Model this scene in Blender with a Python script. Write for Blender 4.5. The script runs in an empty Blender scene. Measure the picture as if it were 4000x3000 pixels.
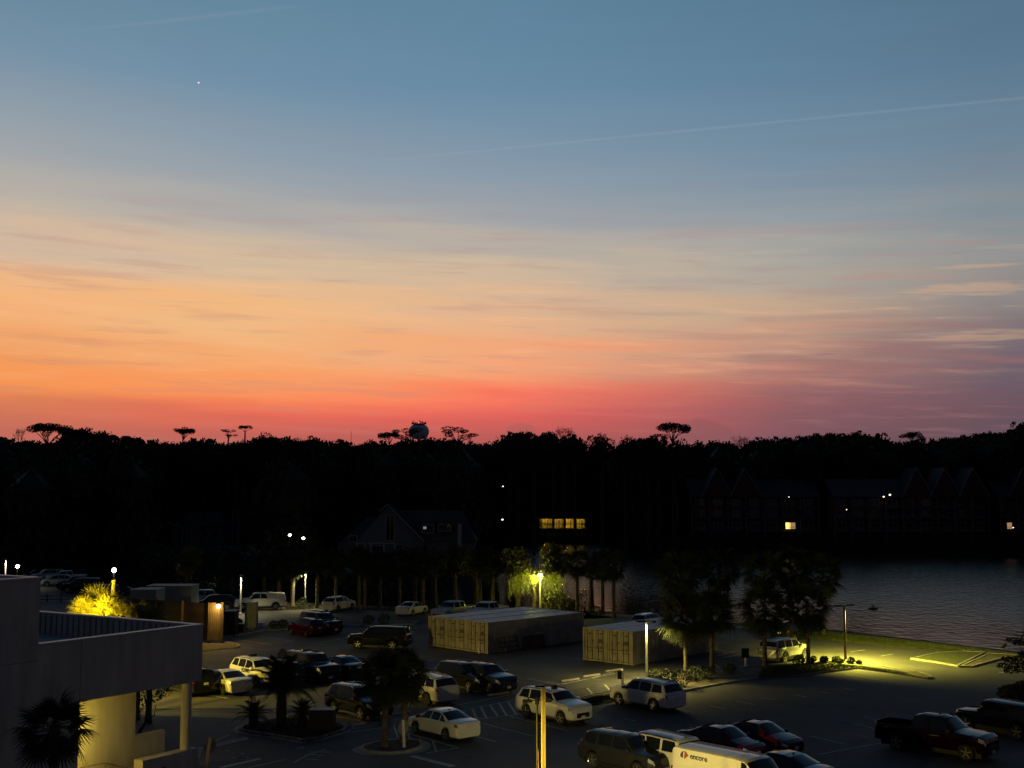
import bpy, bmesh, math, random
import numpy as np
from mathutils import Vector, Matrix, noise
from mathutils.geometry import tessellate_polygon
R = math.radians
rnd = random.Random(7)
S = bpy.context.scene
COL = S.collection
PI = math.pi

# ------------------------------------------------------------------ camera
FPX, PITCH, CAMH = 4640.0, 0.0934, 13.1          # focal length in photo pixels, tilt, eye height
cd = bpy.data.cameras.new('camera'); cam = bpy.data.objects.new('camera', cd); COL.objects.link(cam)
cam.location = (0, 0, CAMH); cam.rotation_euler = (PI/2 + PITCH, 0, 0)
cd.sensor_fit = 'HORIZONTAL'; cd.sensor_width = 36; cd.lens = 36*FPX/4000
cd.clip_start = 0.5; cd.clip_end = 6000
S.camera = cam

# ------------------------------------------------------------------ view
S.render.engine = 'CYCLES'
S.view_settings.view_transform = 'Standard'; S.view_settings.look = 'None'
S.view_settings.gamma = 1; S.view_settings.exposure = 0; S.view_settings.use_curve_mapping = False

def lin(c):
    return tuple(((v/255)/12.92 if v/255 <= .04045 else ((v/255+.055)/1.055)**2.4) for v in c)

# ------------------------------------------------------------------ dusk sky (world)
W = bpy.data.worlds.new('World'); S.world = W; W.use_nodes = True
nt = W.node_tree; nt.nodes.clear()
def N(t, **k):
    n = nt.nodes.new(t)
    for a, b in k.items(): setattr(n, a, b)
    return n
def M(op, a, b=None, c=None, clamp=False):
    n = N('ShaderNodeMath', operation=op, use_clamp=clamp)
    for i, v in enumerate((a, b, c)):
        if v is None: continue
        if isinstance(v, (int, float)): n.inputs[i].default_value = v
        else: nt.links.new(v, n.inputs[i])
    return n.outputs[0]
def SM(x, a, b):                                   # smoothstep
    n = N('ShaderNodeMapRange', interpolation_type='SMOOTHSTEP')
    nt.links.new(x, n.inputs[0]); n.inputs[1].default_value = a; n.inputs[2].default_value = b
    return n.outputs[0]
def MIX(f, a, b, bt='MIX'):
    n = N('ShaderNodeMix', data_type='RGBA', blend_type=bt)
    if isinstance(f, (int, float)): n.inputs[0].default_value = f
    else: nt.links.new(f, n.inputs[0])
    for i, v in ((6, a), (7, b)):
        if isinstance(v, tuple): n.inputs[i].default_value = (*v, 1)
        else: nt.links.new(v, n.inputs[i])
    return n.outputs[2]
tc = N('ShaderNodeTexCoord'); sp = N('ShaderNodeSeparateXYZ'); nt.links.new(tc.outputs['Generated'], sp.inputs[0])
X, Y, Z = sp.outputs
elev = M('MULTIPLY', M('ARCSINE', Z), 180/PI)
az = M('MULTIPLY', M('ARCTAN2', X, Y), 180/PI)
def NOISE(sx, sy, off, scale=1.0, det=4.0, rough=.55):
    c = N('ShaderNodeCombineXYZ')
    nt.links.new(M('MULTIPLY', az, sx), c.inputs[0])
    # streaks lean gently down to the right
    nt.links.new(M('MULTIPLY', M('ADD', elev, M('MULTIPLY', az, .035)), sy), c.inputs[1]); c.inputs[2].default_value = off
    n = N('ShaderNodeTexNoise'); n.inputs['Scale'].default_value = scale; n.inputs['Detail'].default_value = det
    n.inputs['Roughness'].default_value = rough; nt.links.new(c.outputs[0], n.inputs['Vector'])
    return M('SUBTRACT', n.outputs['Fac'], .5)
n1 = NOISE(.055, .75, 3.1); n2 = NOISE(.16, 2.3, 9.7, det=5)
low = M('SUBTRACT', 1.0, SM(elev, 9.0, 17.0))
warp = M('ADD', M('MULTIPLY', n1, 4.2), M('MULTIPLY', n2, 1.3))
el2 = M('ADD', elev, M('MULTIPLY', M('MULTIPLY', warp, low), SM(elev, 1.0, 7.5)))
TT = M('DIVIDE', M('ADD', el2, 3.0), 93.0)
EL = [23.3, 19.3, 15.3, 13.0, 10.8, 8.5, 6.1, 4.8, 3.8, 2.6]
COLS = {
 -23.3: [(98,131,152),(120,146,167),(160,166,170),(190,179,165),(224,187,154),(244,180,122),(240,158,98),(249,152,84),(212,120,88),(192,106,92)],
 -12.2: [(98,134,156),(111,143,167),(148,160,171),(182,175,167),(214,187,156),(241,186,132),(246,168,108),(252,146,90),(236,108,86),(186,98,90)],
   0.0: [(94,131,156),(105,139,165),(136,154,170),(164,165,167),(202,182,159),(230,180,140),(247,162,116),(251,124,96),(228,98,92),(180,92,88)],
  12.2: [(88,123,147),(98,131,156),(121,144,163),(146,156,163),(174,168,158),(194,168,143),(200,140,120),(164,104,102),(144,94,98),(138,88,94)],
  23.3: [(80,112,134),(91,121,145),(111,134,152),(130,143,151),(146,147,146),(140,131,130),(114,101,110),(108,90,100),(104,84,94),(96,78,86)],
}
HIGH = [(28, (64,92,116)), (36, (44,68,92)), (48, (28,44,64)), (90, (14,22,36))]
def ramp(stops):
    r = N('ShaderNodeValToRGB'); cr = r.color_ramp; cr.interpolation = 'LINEAR'
    st = sorted((max(0, min(1, (e+3)/93)), lin(c)) for e, c in stops)
    while len(cr.elements) < len(st): cr.elements.new(.5)
    for el, (p, c) in zip(cr.elements, st): el.position = p; el.color = (*c, 1)
    nt.links.new(TT, r.inputs[0]); return r.outputs[0]
keys = sorted(COLS)
out = None; prev = None
for k in keys:
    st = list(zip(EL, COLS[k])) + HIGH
    lo = COLS[k][-1]; st += [(0.5, tuple(v*.86 for v in lo)), (-3, tuple(v*.3 for v in lo))]
    r = ramp(st)
    if out is None: out = r
    else:
        n = N('ShaderNodeMapRange'); n.clamp = True
        nt.links.new(M('ADD', az, M('MULTIPLY', n1, 9.0)), n.inputs[0]); n.inputs[1].default_value = prev; n.inputs[2].default_value = k
        out = MIX(n.outputs[0], out, r)
    prev = k
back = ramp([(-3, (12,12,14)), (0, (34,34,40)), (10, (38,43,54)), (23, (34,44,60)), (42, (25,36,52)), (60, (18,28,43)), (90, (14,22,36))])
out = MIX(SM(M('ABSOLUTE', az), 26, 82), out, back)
# mauve cloud bank low on the right, pale gap in it
bank = M('MULTIPLY', M('MULTIPLY', SM(M('ADD', az, M('MULTIPLY', n1, 26)), 6, 17), M('SUBTRACT', 1.0, SM(elev, 6.5, 9.5))), SM(n2, -.12, .16))
out = MIX(M('MULTIPLY', bank, .5), out, lin((108,84,98)))
hi = M('MULTIPLY', M('MULTIPLY', SM(n2, -.06, -.2), M('MULTIPLY', low, .24)), M('MULTIPLY', SM(elev, 4.0, 6.5), M('SUBTRACT', 1.0, SM(elev, 9.5, 13.0))))
out = MIX(hi, out, lin((250,196,146)))
streak = M('MULTIPLY', SM(n2, .0, .18), M('MULTIPLY', low, .26))
out = MIX(streak, out, lin((186,126,116)))
# two small cumulus heads at the skyline
for a0, e0, wa, we, c in ((.45, 3.05, .9, .75, (168,96,92)), (9.1, 3.1, 1.5, .8, (140,88,92))):
    nn = NOISE(1.3, 1.3, a0, det=3)
    dd = M('ADD', M('POWER', M('DIVIDE', M('SUBTRACT', az, a0), wa), 2), M('POWER', M('DIVIDE', M('MAXIMUM', M('SUBTRACT', elev, e0-.3), 0), we), 2))
    out = MIX(M('MULTIPLY', SM(M('ADD', dd, M('MULTIPLY', nn, 1.6)), 1.15, .75), .5), out, lin(c))
def pdir(u, v):                                     # a direction in the sky
    c, s = math.cos(PITCH), math.sin(PITCH); a = (u-2000)/FPX; b = -(v-1500)/FPX
    return Vector((a, c-b*s, s+b*c)).normalized()
def great(u0, v0, u1, v1, w, amt, f0, f1):
    global out
    n = pdir(u0, v0).cross(pdir(u1, v1)).normalized()
    vm = N('ShaderNodeVectorMath', operation='DOT_PRODUCT'); nt.links.new(tc.outputs['Generated'], vm.inputs[0]); vm.inputs[1].default_value = n
    g = M('EXPONENT', M('MULTIPLY', M('POWER', M('DIVIDE', vm.outputs['Value'], w), 2), -1))
    g = M('MULTIPLY', g, M('MULTIPLY', SM(az, f0, f0+8), M('MULTIPLY', amt, SM(Y, 0, .3))))
    if f1 is not None: g = M('MULTIPLY', g, M('SUBTRACT', 1.0, SM(az, f1-6, f1)))
    out = MIX(g, out, lin((165,172,182)))
great(1400, 636, 4000, 382, .0009, .17, -9, None)
great(120, 140, 1150, 25, .0014, .10, -24, -8)
vm = N('ShaderNodeVectorMath', operation='DOT_PRODUCT'); nt.links.new(tc.outputs['Generated'], vm.inputs[0]); vm.inputs[1].default_value = pdir(776, 323)
star = M('GREATER_THAN', vm.outputs['Value'], math.cos(.00075))
out = MIX(star, out, (.75, .75, .95))
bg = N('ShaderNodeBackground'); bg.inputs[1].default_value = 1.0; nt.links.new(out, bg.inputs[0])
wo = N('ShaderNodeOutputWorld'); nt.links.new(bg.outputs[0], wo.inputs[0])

# ------------------------------------------------------------------ helpers
def G(u, v, z=0.0):
    """ground (or level z) point of the place that the photo shows at pixel u, v"""
    c, s = math.cos(PITCH), math.sin(PITCH); a = (u-2000)/FPX; b = -(v-1500)/FPX
    d = Vector((a, c-b*s, s+b*c)); t = (z-CAMH)/d.z
    return Vector((d.x*t, d.y*t, z))
def AT(u, v, y):
    """point at distance y seen at pixel u, v"""
    d = pdir(u, v); t = y/d.y
    return Vector((d.x*t, y, CAMH+d.z*t))
def PXY(p):
    c, s = math.cos(PITCH), math.sin(PITCH); x, y, z = p[0], p[1], p[2]-CAMH
    d = y*c+z*s; return 2000+FPX*x/d, 1500-FPX*(-y*s+z*c)/d
GA = R(41.5)
AX = Vector((math.cos(GA), math.sin(GA), 0))        # the car park's grid: away to the right
BX = Vector((math.cos(GA-PI/2), math.sin(GA-PI/2), 0))   # and towards the viewer's right

MATS = {}
def mat(name, col, rough=.6, metal=0.0, var=.12, scale=3.0, bump=0.0, bscale=30.0, coat=0.0, emit=None, es=0.0, spec=.5, col2=None, stretch=None, subs=0.0):
    if name in MATS: return MATS[name]
    m = bpy.data.materials.new(name); m.use_nodes = True; t = m.node_tree; L = t.links
    b = t.nodes['Principled BSDF']
    b.inputs['Roughness'].default_value = rough; b.inputs['Metallic'].default_value = metal
    b.inputs['Coat Weight'].default_value = coat; b.inputs['Coat Roughness'].default_value = .03
    b.inputs['Specular IOR Level'].default_value = spec
    if emit:
        b.inputs['Emission Color'].default_value = (*emit, 1); b.inputs['Emission Strength'].default_value = es
    tcn = t.nodes.new('ShaderNodeTexCoord'); src = tcn.outputs['Object']
    if stretch:
        mp = t.nodes.new('ShaderNodeMapping'); mp.inputs['Scale'].default_value = stretch; L.new(src, mp.inputs[0]); src = mp.outputs[0]
    nz = t.nodes.new('ShaderNodeTexNoise'); nz.inputs['Scale'].default_value = scale; nz.inputs['Detail'].default_value = 7; L.new(src, nz.inputs['Vector'])
    cr = t.nodes.new('ShaderNodeValToRGB'); c2 = col2 or tuple(v*(1-var*2) for v in col)
    cr.color_ramp.elements[0].position = .32; cr.color_ramp.elements[1].position = .68
    cr.color_ramp.elements[0].color = (*c2, 1); cr.color_ramp.elements[1].color = (*(tuple(min(1, v*(1+var)) for v in col)), 1)
    L.new(nz.outputs['Fac'], cr.inputs[0]); L.new(cr.outputs[0], b.inputs['Base Color'])
    if bump:
        n2_ = t.nodes.new('ShaderNodeTexNoise'); n2_.inputs['Scale'].default_value = bscale; n2_.inputs['Detail'].default_value = 6; L.new(src, n2_.inputs['Vector'])
        bp = t.nodes.new('ShaderNodeBump'); bp.inputs['Strength'].default_value = bump; bp.inputs['Distance'].default_value = .02
        L.new(n2_.outputs['Fac'], bp.inputs['Height']); L.new(bp.outputs[0], b.inputs['Normal'])
    MATS[name] = m; return m

def tag(o, label=None, cat=None, group=None, kind=None):
    if label: o['label'] = label
    if cat: o['category'] = cat
    if group: o['group'] = group
    if kind: o['kind'] = kind
    return o
def empty(name, loc=(0,0,0), rz=0.0, label=None, cat=None, group=None):
    o = bpy.data.objects.new(name, None); COL.objects.link(o); o.location = loc; o.rotation_euler = (0,0,rz); o.empty_display_size = .3
    return tag(o, label, cat, group)
def link(name, me, parent=None, m=None, loc=None):
    o = bpy.data.objects.new(name, me); COL.objects.link(o)
    if parent: o.parent = parent
    if loc is not None: o.location = loc
    if m is not None:
        if not me.materials: me.materials.append(m)
        else:
            o.material_slots[0].link = 'OBJECT'; o.material_slots[0].material = m
    return o
def copy_tree(o, parent=None, mats=None):
    c = o.copy(); COL.objects.link(c)
    if parent: c.parent = parent
    for k in ('label',) if parent is None else ():
        if k in c: del c[k]
    for ch in list(o.children): copy_tree(ch, c)
    return c

class MB:
    def __init__(s): s.v = []; s.f = []
    def add(s, vs, fs):
        n = len(s.v); s.v += [tuple(v) for v in vs]; s.f += [tuple(i+n for i in f) for f in fs]; return s
    def box(s, x0, x1, y0, y1, z0, z1, mtx=None):
        vs = [Vector((x, y, z)) for z in (z0, z1) for y in (y0, y1) for x in (x0, x1)]
        if mtx is not None: vs = [mtx @ v for v in vs]
        return s.add(vs, [(0,2,3,1),(4,5,7,6),(0,1,5,4),(2,6,7,3),(0,4,6,2),(1,3,7,5)])
    def bevbox(s, x0, x1, y0, y1, z0, z1, b=.02):
        # box with chamfered vertical and top edges
        def ring(z, i): return [(x0+i+b*0, y0+i, z),(x1-i, y0+i, z),(x1-i, y1-i, z),(x0+i, y1-i, z)]
        vs = []
        for z, i in ((z0, 0), (z1-b, 0), (z1, b)):
            r = [(x0+i+b, y0+i, z),(x1-i-b, y0+i, z),(x1-i, y0+i+b, z),(x1-i, y1-i-b, z),(x1-i-b, y1-i, z),(x0+i+b, y1-i, z),(x0+i, y1-i-b, z),(x0+i, y0+i+b, z)]
            vs += r
        fs = [tuple(range(7, -1, -1)), tuple(range(16, 24))]
        for l in (0, 8):
            for k in range(8): fs.append((l+k, l+(k+1)%8, l+8+(k+1)%8, l+8+k))
        return s.add(vs, fs)
    def tube(s, pts, rs, n=8, cap=True):
        pts = [Vector(p) for p in pts]
        if isinstance(rs, (int, float)): rs = [rs]*len(pts)
        vs = []
        for i, p in enumerate(pts):
            d = (pts[min(i+1, len(pts)-1)] - pts[max(i-1, 0)]).normalized()
            a = d.orthogonal().normalized() if abs(d.z) < .95 else Vector((1,0,0)); a = (a - d*a.dot(d)).normalized(); b = d.cross(a)
            for k in range(n):
                t = 2*PI*k/n; vs.append(p + (a*math.cos(t)+b*math.sin(t))*rs[i])
        fs = [(i*n+k, i*n+(k+1)%n, (i+1)*n+(k+1)%n, (i+1)*n+k) for i in range(len(pts)-1) for k in range(n)]
        if cap: fs += [tuple(range(n-1, -1, -1)), tuple(range((len(pts)-1)*n, len(pts)*n))]
        return s.add(vs, fs)
    def lathe(s, prof, n=16, c=(0,0,0), axis='z'):
        vs = []
        for r, z in prof:
            for k in range(n):
                t = 2*PI*k/n; p = (r*math.cos(t), r*math.sin(t), z)
                if axis == 'y': p = (p[0], p[2], p[1])
                vs.append((p[0]+c[0], p[1]+c[1], p[2]+c[2]))
        m = len(prof); fs = [(i*n+k, i*n+(k+1)%n, (i+1)*n+(k+1)%n, (i+1)*n+k) for i in range(m-1) for k in range(n)]
        fs += [tuple(range(n-1, -1, -1)), tuple(range((m-1)*n, m*n))]
        return s.add(vs, fs)
    def prism(s, poly, z0, z1):
        n = len(poly); vs = [(p[0], p[1], z0) for p in poly]+[(p[0], p[1], z1) for p in poly]
        fs = [(i, (i+1)%n, n+(i+1)%n, n+i) for i in range(n)]
        tr = tessellate_polygon([[Vector((p[0], p[1], 0)) for p in poly]])
        for a, b, c in tr: fs += [(n+a, n+b, n+c), (c, b, a)]
        return s.add(vs, fs)
    def mesh(s, name, m=None, smooth=False, fix=True):
        me = bpy.data.meshes.new(name); me.from_pydata([tuple(v) for v in s.v], [], s.f); me.update()
        if fix:
            b = bmesh.new(); b.from_mesh(me); bmesh.ops.recalc_face_normals(b, faces=b.faces); b.to_mesh(me); b.free()
        if m: me.materials.append(m)
        if smooth: me.polygons.foreach_set('use_smooth', [True]*len(me.polygons))
        return me
    def build(s, name, m=None, parent=None, loc=None, smooth=False, fix=True):
        return link(name, s.mesh(name, m, smooth, fix), parent, None, loc)
def inset(poly, d):
    """offset a polygon inwards by d"""
    n = len(poly); ar = sum(poly[i][0]*poly[(i+1)%n][1]-poly[(i+1)%n][0]*poly[i][1] for i in range(n)); sg = 1 if ar > 0 else -1
    r = []
    for i in range(n):
        p0, p, p1 = Vector(poly[i-1][:2]), Vector(poly[i][:2]), Vector(poly[(i+1)%n][:2])
        a = (p-p0).normalized(); b = (p1-p).normalized()
        na = Vector((-a.y, a.x))*sg; nb = Vector((-b.y, b.x))*sg
        r.append(p + (na+nb)/max(.4, 1+na.dot(nb))*d)
    return r
def smoothpoly(p, it=2):
    for _ in range(it):
        q = []
        for i in range(len(p)):
            a, b = Vector(p[i][:2]), Vector(p[(i+1)%len(p)][:2]); q += [a*.75+b*.25, a*.25+b*.75]
        p = q
    return p
def text_mesh(body, size, m, depth=.004, name='lettering'):
    cu = bpy.data.curves.new(name, 'FONT'); cu.body = body; cu.size = size; cu.extrude = depth; cu.offset = size*.022; cu.align_x = 'CENTER'; cu.align_y = 'CENTER'
    o = bpy.data.objects.new(name, cu); COL.objects.link(o); dg = bpy.context.evaluated_depsgraph_get()
    me = bpy.data.meshes.new_from_object(o.evaluated_get(dg)); bpy.data.objects.remove(o); me.materials.clear(); me.materials.append(m); return me

# ------------------------------------------------------------------ materials
m_asph = mat('asphalt', (.070,.067,.066), .82, var=.2, col2=(.042,.041,.041), scale=.22, bump=.5, bscale=25)
m_asph2 = mat('worn_asphalt', (.075,.072,.068), .85, var=.2, scale=.5, bump=.5, bscale=25)
m_line = mat('road_paint', (.42,.42,.39), .7, var=.25, scale=4)
m_conc = mat('concrete', (.33,.31,.28), .85, var=.15, scale=2.0, bump=.3)
m_mulch = mat('mulch', (.055,.032,.022), .95, var=.35, scale=9, bump=.8, bscale=40)
m_sand = mat('sandy_soil', (.13,.105,.07), .95, var=.3, scale=1.2, bump=.6)
m_grass = mat('grass', (.055,.068,.022), .95, var=.3, scale=2.5, bump=.8, bscale=35, col2=(.045,.05,.018))
m_soil = mat('ground_soil', (.022,.02,.013), 1.0, var=.3, scale=.4, bump=.5, spec=0.0)
m_stucco = mat('stucco', (.50,.48,.42), .9, var=.11, scale=1.6, stretch=(1,1,.22), bump=.25, bscale=60)
m_coping = mat('coping_metal', (.55,.55,.55), .45, .3, var=.05)
m_membrane = mat('roof_membrane', (.42,.44,.48), .7, var=.1, scale=1.2)
m_parapet = mat('parapet_lining', (.20,.22,.27), .6, var=.08)
m_black = mat('black_plastic', (.012,.012,.013), .5)
m_tyre = mat('tyre_rubber', (.012,.012,.012), .85)
m_rim = mat('alloy_rim', (.55,.55,.56), .28, .9, var=.03)
m_rimd = mat('dark_rim', (.06,.06,.065), .3, .8, var=.03)
m_glass = mat('car_glass', (.008,.009,.011), .06, var=0, spec=.6)
m_hl = mat('headlight_glass', (.55,.56,.58), .08, .3, var=.05, coat=1)
m_tl = mat('tail_light_glass', (.25,.008,.01), .12, var=.05, coat=1)
m_plate = mat('number_plate', (.6,.6,.58), .4, var=.03)
m_chrome = mat('chrome', (.7,.7,.7), .15, 1.0, var=0)
P_WHITE = mat('white_car_paint', (.72,.71,.65), .3, coat=.7, var=.03, spec=.15)
P_BLACK = mat('black_car_paint', (.010,.011,.013), .45, coat=.8, var=.05, spec=0.0)
P_GREY = mat('dark_grey_car_paint', (.03,.032,.034), .4, .3, coat=.8, var=.05, spec=0.0)
P_SILVER = mat('silver_car_paint', (.42,.43,.44), .3, .5, coat=.7, var=.03, spec=.15)
P_RED = mat('dark_red_car_paint', (.06,.004,.006), .45, coat=.8, var=.05, spec=0.0)
P_BLUE = mat('dark_blue_car_paint', (.012,.018,.04), .45, coat=.8, var=.05, spec=0.0)
P_CREAM = mat('cream_car_paint', (.60,.57,.48), .3, coat=.6, var=.03, spec=.15)
P_WINE = mat('wine_red_car_paint', (.085,.006,.012), .45, coat=.8, var=.05, spec=0.0)
P_MAROON = mat('maroon_car_paint', (.013,.003,.004), .45, coat=.8, var=.05, spec=0.0)
m_wood = mat('fence_wood', (.085,.06,.032), .85, var=.3, scale=3, stretch=(6,6,.6), bump=.4)
m_postwood = mat('pole_wood', (.42,.34,.22), .8, var=.2, scale=3, stretch=(8,8,.5), bump=.4)
m_pole = mat('pole_paint', (.38,.37,.35), .5, var=.08)
m_darkmetal = mat('dark_metal', (.02,.02,.022), .45, .6)
m_whitep = mat('white_paint', (.78,.77,.74), .5, var=.05)
m_cont = mat('container_beige', (.32,.30,.245), .65, var=.12, scale=1.1, bump=.15, col2=(.21,.185,.14))
m_controof = mat('container_roof_paint', (.50,.51,.52), .5, var=.15, scale=1.2)
m_gasket = mat('door_gasket', (.06,.045,.03), .8)
m_decal = mat('stencil_dark', (.07,.055,.045), .7)
m_rust = mat('rusty_brown_steel', (.11,.05,.035), .8, var=.3)
m_trunk = mat('palm_trunk', (.15,.125,.085), .95, var=.3, scale=5, bump=1, bscale=12)
m_bark = mat('bark', (.055,.045,.035), .95, var=.3, scale=5, bump=1, bscale=14)
m_frond = mat('palm_frond', (.034,.042,.015), .8, var=.3, scale=2.5, col2=(.016,.022,.008), spec=.2)
m_frondy = mat('lit_and_dead_frond', (.20,.17,.04), .7, var=.25, scale=4, col2=(.08,.085,.02))  # lamplight yellow put into the colour of lit crowns; also dead skirt fronds
m_leaf = mat('leaf_dark', (.022,.025,.012), .8, var=.35, scale=1.2, col2=(.012,.015,.008))
m_leaf2 = mat('pine_needle', (.020,.021,.012), .85, var=.35, scale=1.2)
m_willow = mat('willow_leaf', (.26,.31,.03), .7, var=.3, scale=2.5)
m_bush = mat('shrub_leaf', (.07,.085,.028), .8, var=.3, scale=2.0)
m_twig = mat('bare_twig', (.05,.035,.03), .9)
m_cab = mat('utility_cabinet_paint', (.28,.28,.25), .6, var=.08)
m_siding = mat('grey_siding', (.13,.14,.17), .8, var=.1)
m_redsid = mat('brown_red_siding', (.09,.035,.03), .85, var=.15)
m_shingle = mat('roof_shingle', (.055,.06,.075), .85, var=.15, bump=.4)
m_trim = mat('pale_trim', (.32,.33,.36), .6, var=.05)
m_win = mat('window_glass', (.01,.012,.016), .08, var=0)
m_tank = mat('tank_paint', (.70,.74,.80), .6, var=.08)
def glow(name, c, s): return mat(name, (.1,.1,.1), .5, emit=c, es=s)
# ================================================================== THE GROUND AND THE LAGOON
WZ = -.45
lag_px = [(1640,2374),(1800,2377),(2100,2383),(2260,2385),(2420,2392),(2620,2412),(2900,2436),(3225,2458),(3620,2502),(4000,2548),(4500,2620),(5200,2750)]
lag = [G(u, v, 0) for u, v in lag_px]
far_px = [(5600,2420),(4700,2235),(4000,2172),(3600,2158),(3200,2150),(2800,2146),(2560,2148),(2400,2136),(2300,2122),(2100,2112),(1930,2114),(1905,2140),(1880,2190),(1800,2240),(1700,2290),(1640,2330)]
lag += [G(u, v, 0) for u, v in far_px]
lag = [Vector((p.x, p.y)) for p in lag]
def densify(p, st=6.0):
    q = []
    for i in range(len(p)):
        a, b = p[i], p[(i+1)%len(p)]; n = max(1, int((b-a).length/st))
        for k in range(n):
            t = a.lerp(b, k/n); w = min(.9, (b-a).length*.03)
            q.append(t + Vector((noise.noise((t.x*.2, t.y*.2, 1)), noise.noise((t.x*.2, t.y*.2, 5))))*w)
    return q
lagd = densify(lag)
B0 = 3200
outer = [Vector((-B0, -60)), Vector((B0, -60)), Vector((B0, B0)), Vector((-B0, B0))]
g = MB()
allp = outer + lagd
tr = tessellate_polygon([[Vector((p.x, p.y, 0)) for p in outer], [Vector((p.x, p.y, 0)) for p in lagd]])
g.add([(p.x, p.y, 0) for p in allp], tr)
ins = inset(lagd, 1.1); n = len(lagd)
g.add([(p.x, p.y, 0) for p in lagd]+[(p.x, p.y, -1.0) for p in ins], [(i, (i+1)%n, n+(i+1)%n, n+i) for i in range(n)])
o = g.build('ground', m_soil); tag(o, 'dark soil and grass the whole place stands on', kind='structure')
# water: calm near the bank, ruffled further out
mw = bpy.data.materials.new('lagoon_water'); mw.use_nodes = True; t = mw.node_tree; L = t.links; b = t.nodes['Principled BSDF']
b.inputs['Base Color'].default_value = (.008,.010,.012,1); b.inputs['Roughness'].default_value = .07; b.inputs['IOR'].default_value = 1.33
tcw = t.nodes.new('ShaderNodeTexCoord')
def wn(sx, sy, det, off=0):
    mp = t.nodes.new('ShaderNodeMapping'); mp.inputs['Scale'].default_value = (sx, sy, 1); mp.inputs['Location'].default_value = (off, off, 0)
    mp.inputs['Rotation'].default_value = (0, 0, .3); L.new(tcw.outputs['Object'], mp.inputs[0])
    z = t.nodes.new('ShaderNodeTexNoise'); z.inputs['Scale'].default_value = 1; z.inputs['Detail'].default_value = det; L.new(mp.outputs[0], z.inputs['Vector']); return z.outputs['Fac']
w1 = wn(1.3, .75, 8); w2 = wn(.035, .02, 3, 7)
sx = t.nodes.new('ShaderNodeSeparateXYZ'); L.new(tcw.outputs['Object'], sx.inputs[0])
def wm(op, a, b_=None):
    q = t.nodes.new('ShaderNodeMath'); q.operation = op
    for i, v in enumerate((a, b_)):
        if v is None: continue
        if isinstance(v, (int, float)): q.inputs[i].default_value = v
        else: L.new(v, q.inputs[i])
    return q.outputs[0]
dist = wm('ADD', sx.outputs[1], wm('MULTIPLY', sx.outputs[0], .95))          # metres out from the near bank, roughly
mr = t.nodes.new('ShaderNodeMapRange'); mr.interpolation_type = 'SMOOTHSTEP'; L.new(wm('ADD', dist, wm('MULTIPLY', w2, 40)), mr.inputs[0])
mr.inputs[1].default_value = 166; mr.inputs[2].default_value = 236; mr.inputs[3].default_value = .12; mr.inputs[4].default_value = .85
bp = t.nodes.new('ShaderNodeBump'); bp.inputs['Distance'].default_value = .24
L.new(w1, bp.inputs['Height']); L.new(mr.outputs[0], bp.inputs['Strength']); L.new(bp.outputs[0], b.inputs['Normal'])
wat = MB(); wpoly = inset(lagd, .3)
wat.add([(p.x, p.y, WZ) for p in wpoly], tessellate_polygon([[Vector((p.x, p.y, 0)) for p in wpoly]]))
o = wat.build('lagoon_water', mw); tag(o, 'lagoon water reflecting the dusk sky', kind='structure')

def sheet(name, pts, z, m, label=None, thick=None):
    b = MB()
    poly = [Vector((p[0], p[1])) for p in pts]
    if thick: b.prism(poly, 0, z)
    else: b.add([(p.x, p.y, z) for p in poly], tessellate_polygon([[Vector((p.x, p.y, 0)) for p in poly]]))
    o = b.build(name, m); 
    for f in o.data.polygons: pass
    return tag(o, label, kind='structure')
def PX(l, z=0): return [G(u, v, z) for u, v in l]
# the car park surface
asph_px = [(-900,3900),(-900,2300),(-100,2268),(300,2288),(640,2330),(1000,2392),(1120,2388),(1300,2380),(1700,2398),(1990,2402),(2260,2420),(2560,2418),(2800,2452),(2960,2474),(3130,2497),(3400,2522),(3700,2549),(4000,2585),(4700,2700),(5600,3000),(5600,3900)]
lot = sheet('car_park_asphalt', PX(asph_px), .012, m_asph, 'dark asphalt surface of the large car park')
sheet('sandy_verge', PX([(560,2302),(640,2330),(1000,2392),(1120,2388),(1300,2380),(1700,2398),(1990,2402),(2260,2420),(2400,2412),(2240,2390),(1990,2382),(1700,2378),(1300,2360),(1100,2352),(800,2310)]), .006, m_sand, 'pale sandy verge along the back of the car park')
sheet('lakeside_lawn', PX([(2260,2420),(2560,2418),(2800,2452),(2960,2474),(3130,2497),(3400,2522),(3700,2549),(4000,2585),(4700,2700),(5300,2860),(5200,2760),(4500,2626),(4000,2553),(3620,2506),(3225,2462),(2900,2440),(2620,2416),(2420,2396),(2300,2390)]), .006, m_grass, 'grass strip between the car park and the lagoon')
# footpath along the lagoon
pw = [(2880,2449),(3060,2461),(3225,2474),(3420,2494),(3620,2518),(3800,2540),(4000,2566),(4300,2612)]
c = PX(pw); left = []; right = []
for i, p in enumerate(c):
    d = (c[min(i+1, len(c)-1)]-c[max(i-1, 0)]).normalized(); nrm = Vector((-d.y, d.x, 0)); left.append(p+nrm*.7); right.append(p-nrm*.7)
sheet('lakeside_path', left+right[::-1], .02, m_conc, 'narrow pale footpath running beside the lagoon')
# patch of older asphalt in the hatched lane
sheet('worn_lane', PX([(1840,2790),(2200,2672),(2560,2610),(2990,2548),(3080,2556),(2960,2598),(2560,2672),(2200,2752),(1960,2806)]), .016, m_asph2, 'lighter worn asphalt lane beside the shipping containers')

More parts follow.
